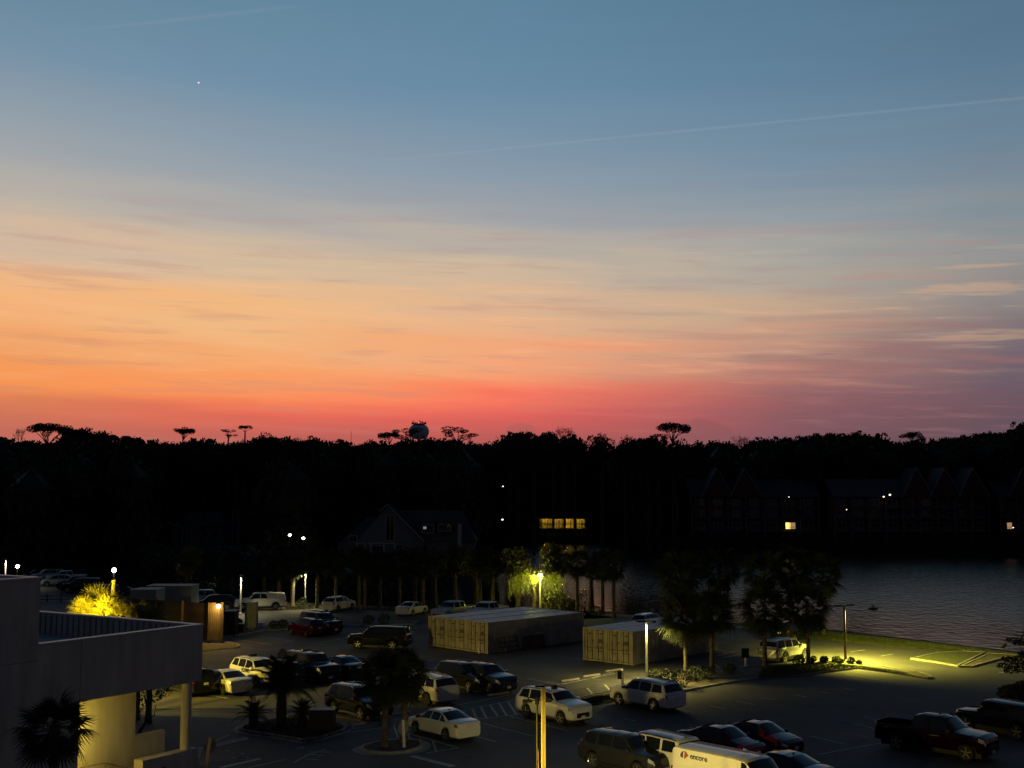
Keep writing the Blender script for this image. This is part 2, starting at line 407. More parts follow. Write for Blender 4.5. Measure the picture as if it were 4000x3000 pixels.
def island(name, pts, top, label, kerb_w=.16, h=.14, gutter=None, sm=0, top_label=None):
    poly = [Vector((p[0], p[1])) for p in pts]
    if sm: poly = smoothpoly(poly, sm)
    inn = inset(poly, kerb_w); inn2 = inset(poly, kerb_w+.0)
    b = MB(); n = len(poly)
    b.add([(p.x, p.y, 0) for p in poly]+[(p.x, p.y, h-.02) for p in poly]+[(p.x, p.y, h) for p in inset(poly, .02)]+[(p.x, p.y, h) for p in inn]+[(p.x, p.y, 0) for p in inn],
          [(l*n+i, l*n+(i+1)%n, (l+1)*n+(i+1)%n, (l+1)*n+i) for l in range(4) for i in range(n)])
    k = b.build('kerb', m_conc); tag(k, label, kind='structure')
    sheet(name, inn2, h-.035, top, top_label)
    if gutter:
        out_ = inset(poly, -gutter); b = MB()
        b.add([(p.x, p.y, .018) for p in out_]+[(p.x, p.y, .018) for p in poly], [(i, (i+1)%n, n+(i+1)%n, n+i) for i in range(n)])
        gu = b.build('gutter', m_conc); tag(gu, 'concrete gutter apron around the kerbed bed', kind='structure')
    return poly
ISL1 = island('planting_bed', PX([(926,2856),(960,2832),(1010,2824),(1160,2800),(1300,2820),(1385,2846),(1205,2903),(1100,2884),(990,2868)]), m_mulch, 'rounded concrete kerb round the bed of cycad palms', gutter=.35, sm=1, top_label='mulch bed under the low cycad palms')
ISL2 = island('tree_bed', PX([(1400,2924),(1460,2906),(1540,2894),(1620,2893),(1655,2905),(1650,2926),(1590,2944),(1500,2950),(1420,2942)]), m_mulch, 'oval concrete kerb round the twin palm bed', gutter=.4, sm=1, top_label='oval mulch bed under the twin palms')
ISL3 = island('planting_strip', PX([(2215,2768),(2400,2738),(2480,2722),(2658,2706),(2842,2672),(3000,2648),(3160,2638),(3352,2613),(3500,2633),(3624,2654),(3643,2652),(3640,2645),(3600,2632),(3520,2620),(3460,2610),(3360,2597),(3250,2588),(3100,2593),(2960,2603),(2780,2632),(2640,2654),(2520,2676),(2480,2684),(2320,2716),(2235,2738)]), m_sand, 'long kerb around the palm planting strip', top_label='sandy planting strip with palms across the car park')
sheet('strip_grass', PX([(2240,2762),(2400,2733),(2405,2714),(2330,2722),(2250,2742)], ), .125, m_grass, 'small patch of grass at the strip end')
sheet('strip_lawn', PX([(2960,2652),(3160,2632),(3350,2608),(3560,2636),(3500,2622),(3360,2603),(3250,2592),(3100,2597),(2980,2606)]), .125, m_grass, 'grass at the far end of the planting strip')
island('lawn_island', PX([(3556,2577),(3660,2553),(3760,2548),(3850,2552),(3742,2606),(3650,2590)]), m_grass, 'pale kerb round the small lawn island', top_label='small lawn island near the lagoon')
island('sand_island', PX([(3748,2608),(3860,2556),(3990,2562),(3900,2580),(3800,2608)]), m_sand, 'kerb round the sandy island near the lagoon', top_label='sandy island beside the lawn island')
island('corner_bed', PX([(560,2580),(798,2545),(925,2533),(941,2526),(930,2518),(868,2510),(700,2506),(600,2520)]), m_sand, 'curved kerb at the timber enclosure corner', sm=0, top_label='gravelly bed below the timber enclosure')
island('median_bed', PX([(869,2493),(1010,2470),(1100,2462),(1260,2452),(1480,2446),(1620,2440),(1640,2430),(1480,2432),(1240,2438),(1090,2444),(960,2450),(870,2466)]), m_sand, 'kerb of the narrow bed between car rows', top_label='narrow planted bed between two car rows')
island('right_bed', PX([(3905,2715),(3990,2690),(4200,2690),(4300,2760),(4040,2770),(3920,2745)]), m_mulch, 'kerb of the dark bed at the right', sm=1, top_label='dark planted bed at the right edge')
# footway crossing of lighter concrete between the two islands
sheet('concrete_crossing', PX([(1225,2905),(1400,2850),(1470,2842),(1560,2852),(1440,2900),(1380,2925),(1300,2935)]), .020, m_conc if False else m_asph2, 'lighter paving between the two palm beds')
sheet('pavement_apron', PX([(560,3010),(640,2960),(760,2925),(900,2893),(960,2880),(975,2888),(870,2912),(790,2930),(770,2990)]), .020, m_conc, 'pale concrete walk by the canopy wall')

# fine dark cracks and tar seams in the asphalt
for mm_ in (m_asph, m_asph2):
    t = mm_.node_tree; L = t.links; bs = t.nodes['Principled BSDF']; old = bs.inputs['Base Color'].links[0].from_socket
    tcn = t.nodes.new('ShaderNodeTexCoord'); nz = t.nodes.new('ShaderNodeTexNoise'); nz.inputs['Scale'].default_value = .6; nz.inputs['Detail'].default_value = 6; L.new(tcn.outputs['Object'], nz.inputs['Vector'])
    va = t.nodes.new('ShaderNodeVectorMath'); va.operation = 'MULTIPLY_ADD'; L.new(nz.outputs['Color'], va.inputs[0]); va.inputs[1].default_value = (3.2,3.2,0); L.new(tcn.outputs['Object'], va.inputs[2])
    vo = t.nodes.new('ShaderNodeTexVoronoi'); vo.feature = 'DISTANCE_TO_EDGE'; vo.inputs['Scale'].default_value = .17; L.new(va.outputs[0], vo.inputs['Vector'])
    mr2 = t.nodes.new('ShaderNodeMapRange'); L.new(vo.outputs['Distance'], mr2.inputs[0]); mr2.inputs[1].default_value = .002; mr2.inputs[2].default_value = .010; mr2.inputs[3].default_value = .45; mr2.inputs[4].default_value = 1
    n3 = t.nodes.new('ShaderNodeTexNoise'); n3.inputs['Scale'].default_value = .05; n3.inputs['Detail'].default_value = 4; L.new(tcn.outputs['Object'], n3.inputs['Vector'])
    mr3 = t.nodes.new('ShaderNodeMapRange'); L.new(n3.outputs['Fac'], mr3.inputs[0]); mr3.inputs[1].default_value = .35; mr3.inputs[2].default_value = .65; mr3.inputs[3].default_value = .72; mr3.inputs[4].default_value = 1.3
    m1 = t.nodes.new('ShaderNodeMath'); m1.operation = 'MULTIPLY'; L.new(mr2.outputs[0], m1.inputs[0]); L.new(mr3.outputs[0], m1.inputs[1])
    vm2 = t.nodes.new('ShaderNodeVectorMath'); vm2.operation = 'SCALE'; L.new(old, vm2.inputs[0]); L.new(m1.outputs[0], vm2.inputs['Scale']); L.new(vm2.outputs[0], bs.inputs['Base Color'])
# painted lines: parts of the car park surface
def stripe(a, b, w=.10, z=.0215):
    A, B = G(*a), G(*b); d = (B-A); Lg = d.length
    if Lg < .05: return
    m = MB(); m.box(-Lg/2, Lg/2, -w/2, w/2, -.002, .0015)
    o = m.build('painted_line', m_line, lot); o.location = ((A+B)/2).to_tuple()[:2]+(z,); o.rotation_euler = (0, 0, math.atan2(d.y, d.x))
def C2(*p): return [(800+.5426*x, 2100+.5426*y) for x, y in p]
def C3(*p): return [(1300+.4973*x, 2600+.4973*y) for x, y in p]
def C4(*p): return [(2300+.5426*x, 2100+.5426*y) for x, y in p]
def C5(*p): return [(3000+.5426*x, 2100+.5426*y) for x, y in p]
def C6(*p): return [(500+.3617*x, 2750+.3617*y) for x, y in p]
L2 = [(180,725,480,773),(345,705,640,748),(820,758,1070,715),(1460,685,1570,668),(20,1133,168,1160),(930,1288,1240,1338),(1060,1380,1240,1350),(70,1470,180,1420)]
for q in L2: stripe(*C2(q[:2], q[2:]))
L3 = [(1020,355,1045,400),(1090,335,1135,425),(1160,320,1207,415),(1232,308,1295,400),(1302,292,1365,395),(1370,280,1440,382),(980,362,1450,268),(1090,432,1470,382),(980,312,1440,222),
      (1110,440,1580,558),(1370,395,1850,515),(1110,555,1285,602),(1970,445,2125,478),(505,510,985,648),(985,648,735,690),(785,595,812,675),(590,540,612,585),(680,575,700,605),(478,470,512,570),
      (120,490,360,450),(0,395,350,455),(1860,208,1905,268),(1998,178,2052,236),(2135,150,2190,210),(1760,155,2212,65),(150,525,390,490),(1530,105,1800,150)]
for i, q in enumerate(L3): stripe(*C3(q[:2], q[2:]), w=.14 if i < 6 or 20 < i < 25 else .1)
stripe(*C3((615,712),(950,795)), w=.38)
L4 = [(350,1010,380,1035),(570,965,625,1005),(780,920,830,955),(910,915,940,940),(860,885,1160,830),(870,868,1050,820),(900,800,945,835),(940,805,985,830),(665,1240,765,1265),(870,1212,990,1235),(1065,1180,1190,1205),
      (1240,1155,1360,1172),(1475,1133,1565,1150),(1650,1108,1740,1125),(255,1305,340,1325),(0,1335,105,1360),(1785,1325,1900,1346),(0,1018,180,968)]
for q in L4: stripe(*C4(q[:2], q[2:]))
L5 = [(535,1083,630,1102),(680,1055,805,1075),(560,985,900,1045),(690,1295,850,1320),(500,1325,920,1405),(640,1425,715,1440),(300,1430,560,1490),(360,1565,880,1470),(815,855,900,838),(600,825,700,810),(1655,978,1820,950)]
for q in L5: stripe(*C5(q[:2], q[2:]))
L6 = [(1300,691,1720,600),(1830,487,1900,475),(2130,500,1950,550),(1950,550,1790,640),(1950,522,2212,525),(1940,545,2120,560),(1850,590,2060,610),(1060,505,1100,512),(1230,540,1255,546)]
for q in L6: stripe(*C6(q[:2], q[2:]))
stripe(*C6((1000,691),(1430,595)), w=.32)
# ONLY painted on the lane, read from the far side
tm = text_mesh('ONLY', 1.15, mat('worn_road_paint', (.16,.155,.14), .8, var=.4, scale=5), .0015, 'road_lettering')
o = link('road_lettering', tm, lot); p = G(868, 2974); o.location = (p.x, p.y, .0225); o.rotation_euler = (0, 0, GA+PI); o.scale = (.9, 1.1, 1)
# concrete wheel stops
m = MB(); vs = [(-.9,-.09,0),(.9,-.09,0),(.9,.09,0),(-.9,.09,0),(-.86,-.055,.12),(.86,-.055,.12),(.86,.055,.12),(-.86,.055,.12)]
m.add(vs, [(3,2,1,0),(4,5,6,7),(0,1,5,4),(1,2,6,5),(2,3,7,6),(3,0,4,7)]); ws = m.mesh('wheel_stop', m_conc)
for i, (u, v, w_) in enumerate([(2226,2659,'nearest the white SUV by the hatched lane'),(2310,2641,'in the middle of the short row'),(2400,2620,'closest to the container corner'),(1946,2713,'before the nose of a black SUV'),(1560,2794,'behind the twin palms'),(1376,2836,'before the black wagon')]):
    o = link('wheel_stop', ws); p = G(u, v); o.location = p; o.rotation_euler = (0, 0, GA); tag(o, 'low concrete wheel stop '+w_, 'wheel stop', 'concrete wheel stops')
# ================================================================== VEHICLES
def interp(tab, x):
    if x <= tab[0][0]: return tab[0][1]
    for (a, va), (b, vb) in zip(tab, tab[1:]):
        if x <= b:
            t = (x-a)/(b-a) if b > a else 1
            return va+(vb-va)*t
    return tab[-1][1]
SPEC = {
 'sedan': dict(L=4.6, W=1.82, wb=2.68, fo=.92, r=.325, sill=.24,
    top=[(0,.80),(.012,.98),(.05,1.03),(.13,1.07),(.17,1.09),(.33,1.40),(.42,1.455),(.52,1.46),(.60,1.43),(.755,1.02),(.80,.97),(.93,.84),(.985,.72),(1,.58)],
    belt=[(0,.78),(.012,.94),(.12,1.0),(.3,.96),(.76,.93),(.93,.80),(.985,.70),(1,.56)], ws=(.60,.755), rw=(.17,.34), side=[(.205,.33),(.345,.50),(.515,.74)], wr=.69),
 'hatch': dict(L=4.5, W=1.86, wb=2.68, fo=.88, r=.34, sill=.27,
    top=[(0,.85),(.01,1.02),(.03,1.12),(.13,1.52),(.17,1.57),(.40,1.64),(.52,1.64),(.61,1.58),(.745,1.13),(.80,1.08),(.94,.96),(.99,.80),(1,.62)],
    belt=[(0,.85),(.01,1.0),(.04,1.08),(.3,1.04),(.75,1.02),(.94,.92),(.99,.78),(1,.6)], ws=(.61,.75), rw=(.03,.13), side=[(.13,.27),(.285,.45),(.465,.70)], wr=.72, rails=True),
 'suv': dict(L=4.95, W=1.97, wb=2.95, fo=.92, r=.38, sill=.33,
    top=[(0,.95),(.01,1.1),(.025,1.2),(.09,1.66),(.13,1.72),(.40,1.78),(.54,1.77),(.62,1.71),(.74,1.26),(.79,1.20),(.94,1.10),(.985,.95),(1,.72)],
    belt=[(0,.93),(.01,1.08),(.04,1.16),(.3,1.12),(.74,1.13),(.94,1.06),(.985,.93),(1,.7)], ws=(.62,.74), rw=(.025,.09), side=[(.09,.255),(.275,.46),(.475,.70)], wr=.74, rails=True),
 'bigsuv': dict(L=5.35, W=2.04, wb=3.1, fo=1.0, r=.41, sill=.38,
    top=[(0,1.0),(.008,1.2),(.02,1.3),(.055,1.82),(.09,1.90),(.40,1.94),(.58,1.92),(.64,1.86),(.74,1.38),(.78,1.32),(.95,1.24),(.985,1.1),(1,.8)],
    belt=[(0,.98),(.01,1.2),(.04,1.26),(.3,1.24),(.74,1.25),(.95,1.2),(.985,1.08),(1,.78)], ws=(.64,.745), rw=(.02,.055), side=[(.06,.26),(.275,.47),(.485,.71)], wr=.80, rails=True),
 'boxy': dict(L=4.85, W=1.93, wb=2.82, fo=.95, r=.40, sill=.42,
    top=[(0,1.0),(.01,1.15),(.02,1.2),(.05,1.70),(.08,1.76),(.40,1.80),(.56,1.79),(.62,1.73),(.70,1.28),(.74,1.22),(.95,1.14),(.985,1.0),(1,.8)],
    belt=[(0,.98),(.01,1.12),(.04,1.16),(.3,1.14),(.7,1.15),(.95,1.10),(.985,.98),(1,.78)], ws=(.62,.705), rw=(.02,.05), side=[(.06,.24),(.27,.45),(.47,.67)], wr=.80, rails=True),
 'pickup': dict(L=5.9, W=2.03, wb=3.68, fo=.95, r=.41, sill=.42,
    top=[(0,.62),(.004,1.28),(.012,1.30),(.016,.85),(.345,.85),(.35,1.30),(.356,1.72),(.375,1.88),(.42,1.94),(.58,1.95),(.64,1.87),(.735,1.36),(.77,1.32),(.94,1.24),(.985,1.1),(1,.8)],
    belt=[(0,.60),(.004,1.26),(.35,1.28),(.36,1.28),(.74,1.26),(.94,1.2),(.985,1.08),(1,.78)], ws=(.64,.735), rw=None, side=[(.375,.50),(.515,.70)], wr=.76, bed=(.014,.348)),
 'shell': dict(L=5.9, W=2.03, wb=3.68, fo=.95, r=.41, sill=.42,
    top=[(0,.9),(.006,1.2),(.012,1.32),(.04,1.84),(.06,1.88),(.34,1.98),(.352,1.97),(.358,1.86),(.42,1.94),(.58,1.95),(.64,1.87),(.735,1.36),(.77,1.32),(.94,1.24),(.985,1.1),(1,.8)],
    belt=[(0,.88),(.006,1.18),(.02,1.26),(.35,1.28),(.74,1.26),(.94,1.2),(.985,1.08),(1,.78)], ws=(.64,.735), rw=(.012,.04), side=[(.375,.50),(.515,.70)], wr=.78),
 'van': dict(L=5.7, W=2.01, wb=3.43, fo=.80, r=.37, sill=.38,
    top=[(0,1.0),(.004,1.9),(.02,2.04),(.05,2.10),(.60,2.12),(.70,2.08),(.735,2.0),(.85,1.32),(.88,1.24),(.97,1.08),(.995,.95),(1,.7)],
    belt=[(0,.98),(.004,1.24),(.05,1.26),(.85,1.22),(.97,1.04),(.995,.9),(1,.68)], ws=(.72,.85), rw=(.004,.018), side=[(.685,.80)], wr=.86),
 'jeep': dict(L=4.8, W=1.89, wb=3.0, fo=.75, r=.42, sill=.5,
    top=[(0,.9),(.006,1.2),(.012,1.3),(.03,1.78),(.05,1.84),(.60,1.85),(.64,1.82),(.685,1.36),(.70,1.24),(.95,1.16),(.985,1.1),(1,.8)],
    belt=[(0,.88),(.006,1.15),(.02,1.22),(.65,1.20),(.95,1.14),(.985,1.06),(1,.78)], ws=(.635,.69), rw=(.012,.03), side=[(.05,.25),(.275,.45),(.475,.63)], wr=.86),
}
class Body:
    def __init__(s, sp): s.sp = sp; s.L = sp['L']; s.w = sp['W']/2; s.x0 = -s.L/2; s.fx = s.L/2-sp['fo']; s.rx = s.fx-sp['wb']
    def ring(s, u):
        sp = s.sp; w = s.w*interp([(0,.84),(.012,.91),(.05,.97),(.12,1),(.86,1),(.94,.965),(.98,.88),(1,.74)], u)
        x = s.x0+u*s.L; zs = sp['sill']
        for xw in (s.fx, s.rx):
            Rr = sp['r']+.075; d = abs(x-xw)
            if d < Rr: zs = max(zs, sp['r']+math.sqrt(Rr*Rr-d*d))
        zb = interp(sp['belt'], u); zt = max(interp(sp['top'], u), .3)
        if sp.get('bed') and sp['bed'][0] <= u <= sp['bed'][1]:
            return x, [(0, zs),(.88*w, zs),(.975*w, zs+.12*(zb-zs)),(w, zs+.5*(zb-zs)),(.99*w, zs+.85*(zb-zs)),(.955*w, zb),(.93*w, zb+.01),(.89*w, zb),(.87*w, zt+.02),(.85*w, zt),(0, zt)]
        gh = max(0, zt-zb); f = min(1, gh/.5)
        wr = w*(.93*(1-f)+sp['wr']*f) if gh > .05 else .80*w
        k = min(.07, gh*.4)
        return x, [(0, zs),(.88*w, zs),(.975*w, zs+.12*(zb-zs)),(w, zs+.5*(zb-zs)),(.99*w, zs+.85*(zb-zs)),(.955*w, zb),
                   (.93*w+(wr-.93*w)*.33, zb+(zt-k-zb)*.33),(.93*w+(wr-.93*w)*.7, zb+(zt-k-zb)*.7),(wr, zt-k),(.86*wr, zt-k*.22),(0, zt+.012)]
    def P(s, u, k, sy=1, off=0.0):
        def raw(u, k):
            x, r = s.ring(max(0, min(1, u))); k = max(0, min(9.999, k)); i = int(k); t = k-i
            return Vector((x, (r[i][0]*(1-t)+r[i+1][0]*t), r[i][1]*(1-t)+r[i+1][1]*t))
        p = raw(u, k)
        if off:
            du = raw(u+.006, k)-raw(u-.006, k); dk = raw(u, k+.12)-raw(u, k-.12); n = du.cross(dk)
            if n.length > 1e-9:
                n.normalize()
                if n.y < -.02 or (abs(n.y) <= .02 and n.z < 0): n = -n
                p = p+n*off
        return Vector((p.x, p.y*sy, p.z))
    def body(s):
        us = sorted(set([i/56 for i in range(57)]+[t[0] for t in s.sp['top']]+[t[0] for t in s.sp['belt']]+[.005,.02,.98,.99]+
             [ (xw+c*(s.sp['r']+.075)-s.x0)/s.L for xw in (s.fx, s.rx) for c in (-1.001,-.99,-.9,-.7,-.4,0,.4,.7,.9,.99,1.001)]))
        us = [u for u in us if 0 <= u <= 1]; q = [us[0]]
        for u in us[1:]:
            if u-q[-1] > .0012: q.append(u)
        vs = []; m = 20
        for u in q:
            x, r = s.ring(u); pts = [(x, y, z) for y, z in r]+[(x, -y, z) for y, z in r[-2:0:-1]]
            vs += pts; m = len(pts)
        fs = [(i*m+k, i*m+(k+1)%m, (i+1)*m+(k+1)%m, (i+1)*m+k) for i in range(len(q)-1) for k in range(m)]
        n = len(q); fs += [tuple(range(m)), tuple(range((n-1)*m, n*m))]
        return MB().add(vs, fs)
    def patch(s, ua, ub, ka, kb, sy, off=.008, nu=6, nk=4, slant=None):
        vs = []; 
        for i in range(nu+1):
            for j in range(nk+1):
                t = j/nk; a, b = ua, ub
                if slant: a = ua+slant[0]*t; b = ub+slant[1]*t
                vs.append(s.P(a+(b-a)*i/nu, ka+(kb-ka)*t, sy, off))
        fs = [(i*(nk+1)+j, (i+1)*(nk+1)+j, (i+1)*(nk+1)+j+1, i*(nk+1)+j+1) for i in range(nu) for j in range(nk)]
        return MB().add(vs, fs)
    def across(s, ua, ub, ka, off=.01):          # windshield or rear glass, side to side over the top
        vs = []; nu = 5; ks = [ka, ka+.5, 9, 9.5, 9.99]; row = [(k, 1) for k in ks]+[(k, -1) for k in ks[-2::-1]]
        for i in range(nu+1):
            u = ua+(ub-ua)*i/nu
            for k, sy in row:
                p = s.P(u, k, sy); sl = 1 if ua > .5 else -1
                vs.append(p+Vector((sl*off*.7, 0, off*.7)))
        m = len(row); fs = [(i*m+j, (i+1)*m+j, (i+1)*m+j+1, i*m+j+1) for i in range(nu) for j in range(m-1)]
        return MB().add(vs, fs)
def autosm(me, ang=35):
    me.polygons.foreach_set('use_smooth', [True]*len(me.polygons))
    try: me.set_sharp_from_angle(angle=R(ang))
    except Exception: pass
    return me
MESHC = {}
def wheel_mesh(r):
    k = ('w', r)
    if k not in MESHC:
        t = MB(); t.lathe([(r*.66,-.11),(r*.95,-.115),(r,-.08),(r,.08),(r*.95,.115),(r*.66,.11)], 20, axis='y')
        a = MB(); a.lathe([(.02,-.09),(r*.62,-.09),(r*.70,-.118),(r*.70,.02),(.02,.02)], 20, axis='y')
        for i in range(5):
            th = 2*PI*i/5; c_, s_ = math.cos(th), math.sin(th)
            mt = Matrix(((c_,0,s_,0),(0,1,0,0),(-s_,0,c_,0),(0,0,0,1)))
            a.box(-r*.07, r*.07, -.125, -.09, r*.08, r*.66, mt)
        dk = MB(); dk.lathe([(.03,-.094),(r*.60,-.094),(r*.60,-.09),(.03,-.09)], 16, axis='y')
        MESHC[k] = (autosm(t.mesh('tyre', m_tyre)), autosm(a.mesh('rim', m_rim)))
    return MESHC[k]
def make_car(kind, paint, label, cat, pos, head, rim=m_rim, group='cars parked in the rows of the car park', trim=None, roofbox=None, rack=None, name='parked_car', lights=True):
    sp = SPEC[kind]; B = Body(sp)
    if kind not in MESHC:
        d = {}
        d['body'] = autosm(B.body().mesh('body', P_WHITE), 28)
        ub = MB(); ub.box(-sp['L']*.44, sp['L']*.46, -B.w*.84, B.w*.84, .2, sp['sill']+.32); d['under'] = ub.mesh('underbody', m_black)
        d['ws'] = autosm(B.across(sp['ws'][0]+.012, sp['ws'][1]-.006, 8.25).mesh('windscreen', m_glass))
        if sp['rw']: d['rw'] = autosm(B.across(sp['rw'][0]+.004, sp['rw'][1]-.004, 8.3 if sp['wr'] < .75 else 8.1).mesh('rear_window', m_glass))
        d['side'] = []
        n = len(sp['side'])
        for i, (a, b) in enumerate(sp['side']):
            sl = (0, 0)
            if i == n-1: sl = (0, -(sp['ws'][1]-sp['ws'][0])*.82+(b-sp['ws'][1])*0)
            if i == 0 and kind == 'sedan': sl = (.10, 0)
            elif i == 0 and sp['rw'] and kind not in ('van',): sl = (.03, 0)
            if i == n-1: b = sp['ws'][1]-.012
            for sy in (1, -1): d['side'].append(B.patch(a, b, 5.25, 7.85, sy, .006, 8, 4, sl).mesh('side_window', m_glass))
        d['hl'] = [B.patch(.945, .995, 3.75, 4.95, sy, .012, 5, 3).mesh('headlight', m_hl) for sy in (1, -1)]
        tk = (3.2, 5.0) if kind in ('bigsuv','pickup','shell','van','jeep','boxy') else (3.9, 4.95)
        d['tl'] = [B.patch(.002, .045 if kind in ('sedan','hatch') else .03, tk[0], tk[1], sy, .012, 5, 3).mesh('tail_light', m_tl) for sy in (1, -1)]
        L2_ = sp['L']/2; zf = interp(sp['top'], 1.0)
        gr = MB(); gr.bevbox(-.02, .02, -B.w*.50, B.w*.50, .42, zf-.03, .012); d['grille'] = gr.mesh('grille', m_black)
        bm_ = MB(); bm_.bevbox(-.05, .03, -B.w*.72, B.w*.72, sp['sill']-.02, sp['sill']+.17, .02); d['bump'] = bm_.mesh('bumper', m_black)
        pl = MB(); pl.box(-.006, .006, -.16, .16, -.08, .08); d['plate'] = pl.mesh('number_plate', m_plate)
        mi = MB(); mi.bevbox(-.10, .09, -.11, .11, -.07, .09, .03); d['mirror'] = mi.mesh('door_mirror', m_black)
        ha = MB(); ha.box(-.1, .1, -.012, .012, -.012, .012); d['handle'] = ha.mesh('door_handle', m_chrome)
        fin = MB(); fin.add([(-.1,-.02,0),(.1,0,0),(-.1,.02,0),(-.1,0,.07)], [(0,1,3),(1,2,3),(2,0,3),(0,2,1)]); d['fin'] = fin.mesh('roof_aerial', m_black)
        if sp.get('rails'):
            d['rails'] = []
            for sy in (1, -1):
                pts = [B.P(u, 8.35, sy)+Vector((0, 0, .045 if 0 < i < 6 else .0)) for i, u in enumerate([sp['rw'][1]+.03+(sp['ws'][0]-.05-sp['rw'][1])*q/6 for q in range(7)])]
                rl = MB(); rl.tube(pts, .022, 6); d['rails'].append(rl.mesh('roof_rail', m_black))
        MESHC[kind] = d
    d = MESHC[kind]
    t = empty(name, pos, head, label, cat, group)
    def part(nm, me, loc=(0,0,0), m=None, rz=0, parent=t):
        o = link(nm, me, parent, m); o.location = loc; o.rotation_euler = (0,0,rz); return o
    part('body', d['body'], m=paint); part('underbody', d['under']); part('windscreen', d['ws'])
    if 'rw' in d: part('rear_window', d['rw'])
    for me in d['side']: part('side_window', me)
    if lights:
        for me in d['hl']: part('headlight', me)
        for me in d['tl']: part('tail_light', me)
    L2_ = sp['L']/2
    part('grille', d['grille'], (L2_+.004, 0, 0)); part('bumper', d['bump'], (L2_-.05, 0, 0), trim or m_black); part('bumper', d['bump'], (-L2_+.06, 0, 0), trim or m_black, PI)
    part('number_plate', d['plate'], (L2_+.034, 0, .46)); part('number_plate', d['plate'], (-L2_-.012, 0, .85 if kind != 'van' else .7))
    uu = sp['ws'][1]-.035
    for sy in (1, -1):
        p = B.P(uu, 5.3, sy); part('door_mirror', d['mirror'], (p.x, p.y+sy*.11, p.z+.07), paint if rnd.random() < .5 else m_black)
        for a, b in sp['side'][-2:]:
            p = B.P(a+.02, 4.55, sy, .012); part('door_handle', d['handle'], p, paint)
    if kind not in ('van','jeep'): part('roof_aerial', d['fin'], B.P((sp['rw'] or sp['side'][0])[1]+.05, 9.99)+Vector((0,0,-.01)))
    if sp.get('rails') and rack != 'none':
        for me in d['rails']: part('roof_rail', me, m=trim if trim is m_chrome else m_black)
    ty, ri = wheel_mesh(sp['r'])
    for xw in (B.fx, B.rx):
        for sy in (1, -1):
            w = part('wheel', ty, (xw, sy*(B.w-.135), sp['r']), rz=0 if sy < 0 else PI)
            part('rim', ri, m=rim, parent=w)
    if rack == 'bars':
        for q in (.3, .5): 
            b = MB(); b.box(-.04,.04,-B.w*.72,B.w*.72,0,.035); part('roof_bar', b.mesh('roof_bar', m_black), (B.P(q, 9.99)+Vector((0,0,.05))))
    if roofbox:
        b = MB(); b.bevbox(-.12,.12,-.3,.3,0,.16,.03); part('roof_beacon', b.mesh('roof_beacon', m_black), B.P(.36, 9.99)+Vector((0,0,.01)))
    return t, B
H_B = math.atan2(BX.y, BX.x)-R(.5); H_RB = H_B+PI        # nose towards / away along the stalls
H_A = GA
def near_side(u, v, kind, frac=0.0, along=BX, away=None):
    """centre of a car whose near-side wheel line passes ground pixel u,v; frac metres to add along"""
    p = G(u, v); away = away or Vector((-along.y, along.x, 0))
    return p + along*frac + away*(SPEC[kind]['W']/2-.12)
def wheelpos(kind, u, v, which, head, side):
    """car centre from the ground pixel of one wheel: which 'f'/'r'; side +1 = its left wheels are the ones seen"""
    sp = SPEC[kind]; B = Body(sp); x = B.fx if which == 'f' else B.rx; y = side*(B.w-.04)
    c, s = math.cos(head), math.sin(head); p = G(u, v)
    return (p.x-(x*c-y*s), p.y-(x*s+y*c), .02)
def roofpos(kind, u, v, head, fx=None):
    """centre from the pixel at the middle of the roof"""
    sp = SPEC[kind]; z = max(q[1] for q in sp['top']); p = G(u, v, z)
    ua = (sp['rw'][1] if sp['rw'] else .37); xm = (-.5+(ua+sp['ws'][0])/2)*sp['L'] if fx is None else fx
    return (p.x-math.cos(head)*xm, p.y-math.sin(head)*xm, .02)
def car(kind, paint, label, pos, head, cat='car', **k): return make_car(kind, paint, label, cat, pos, head, **k)
# --- near rows
car('suv', P_WHITE, 'white SUV with roof rails beside the tall yellow-lit post', wheelpos('suv', 2187.7, 2832.7, 'f', H_B, -1), H_B, 'SUV')
car('suv', P_WHITE, 'white SUV with sloping tail parked alone by the planting strip', wheelpos('suv', 2552.6, 2783, 'r', H_RB, 1), H_RB, 'SUV')
car('sedan', P_WHITE, 'white sedan seen from behind next to the twin palm bed', wheelpos('sedan', 1737.6, 2896, 'r', H_RB, 1), H_RB)
car('suv', P_BLACK, 'black SUV with chrome window trim behind the twin palm trunk', wheelpos('suv', 1299, 2789, 'r', H_B, -1), H_B, 'SUV', trim=m_chrome)
car('suv', P_CREAM, 'cream white SUV with black roof trim half hidden by the twin palms', wheelpos('suv', 1665, 2757, 'r', H_RB, 1), H_RB, 'SUV', rim=m_rimd)
car('suv', P_BLACK, 'black SUV, nearer of the two black SUVs parked together below the left containers', wheelpos('suv', 1830.6, 2707.7, 'f', H_B, -1), H_B, 'SUV', trim=m_chrome)
car('suv', P_BLUE, 'dark blue-black SUV, farther of the two parked side by side below the left containers', roofpos('suv', 1868, 2586, H_B), H_B, 'SUV')
car('suv', P_GREY, 'dark grey SUV with silver wheels at the bottom edge, left of the van', wheelpos('suv', 2314, 3003, 'r', H_B, -1), H_B, 'SUV', trim=m_chrome)
car('boxy', P_CREAM, 'boxy off-white SUV with black roof rails behind the lettered van', roofpos('boxy', 2604, 2866, H_RB), H_RB, 'SUV')
car('sedan', P_WINE, 'dark red sedan just behind the lettered van', roofpos('sedan', 2808, 2833, H_B), H_B)
car('sedan', P_WINE, 'dark red sedan, the farther one at the right end of the pair', roofpos('sedan', 2955, 2816, H_B), H_B)
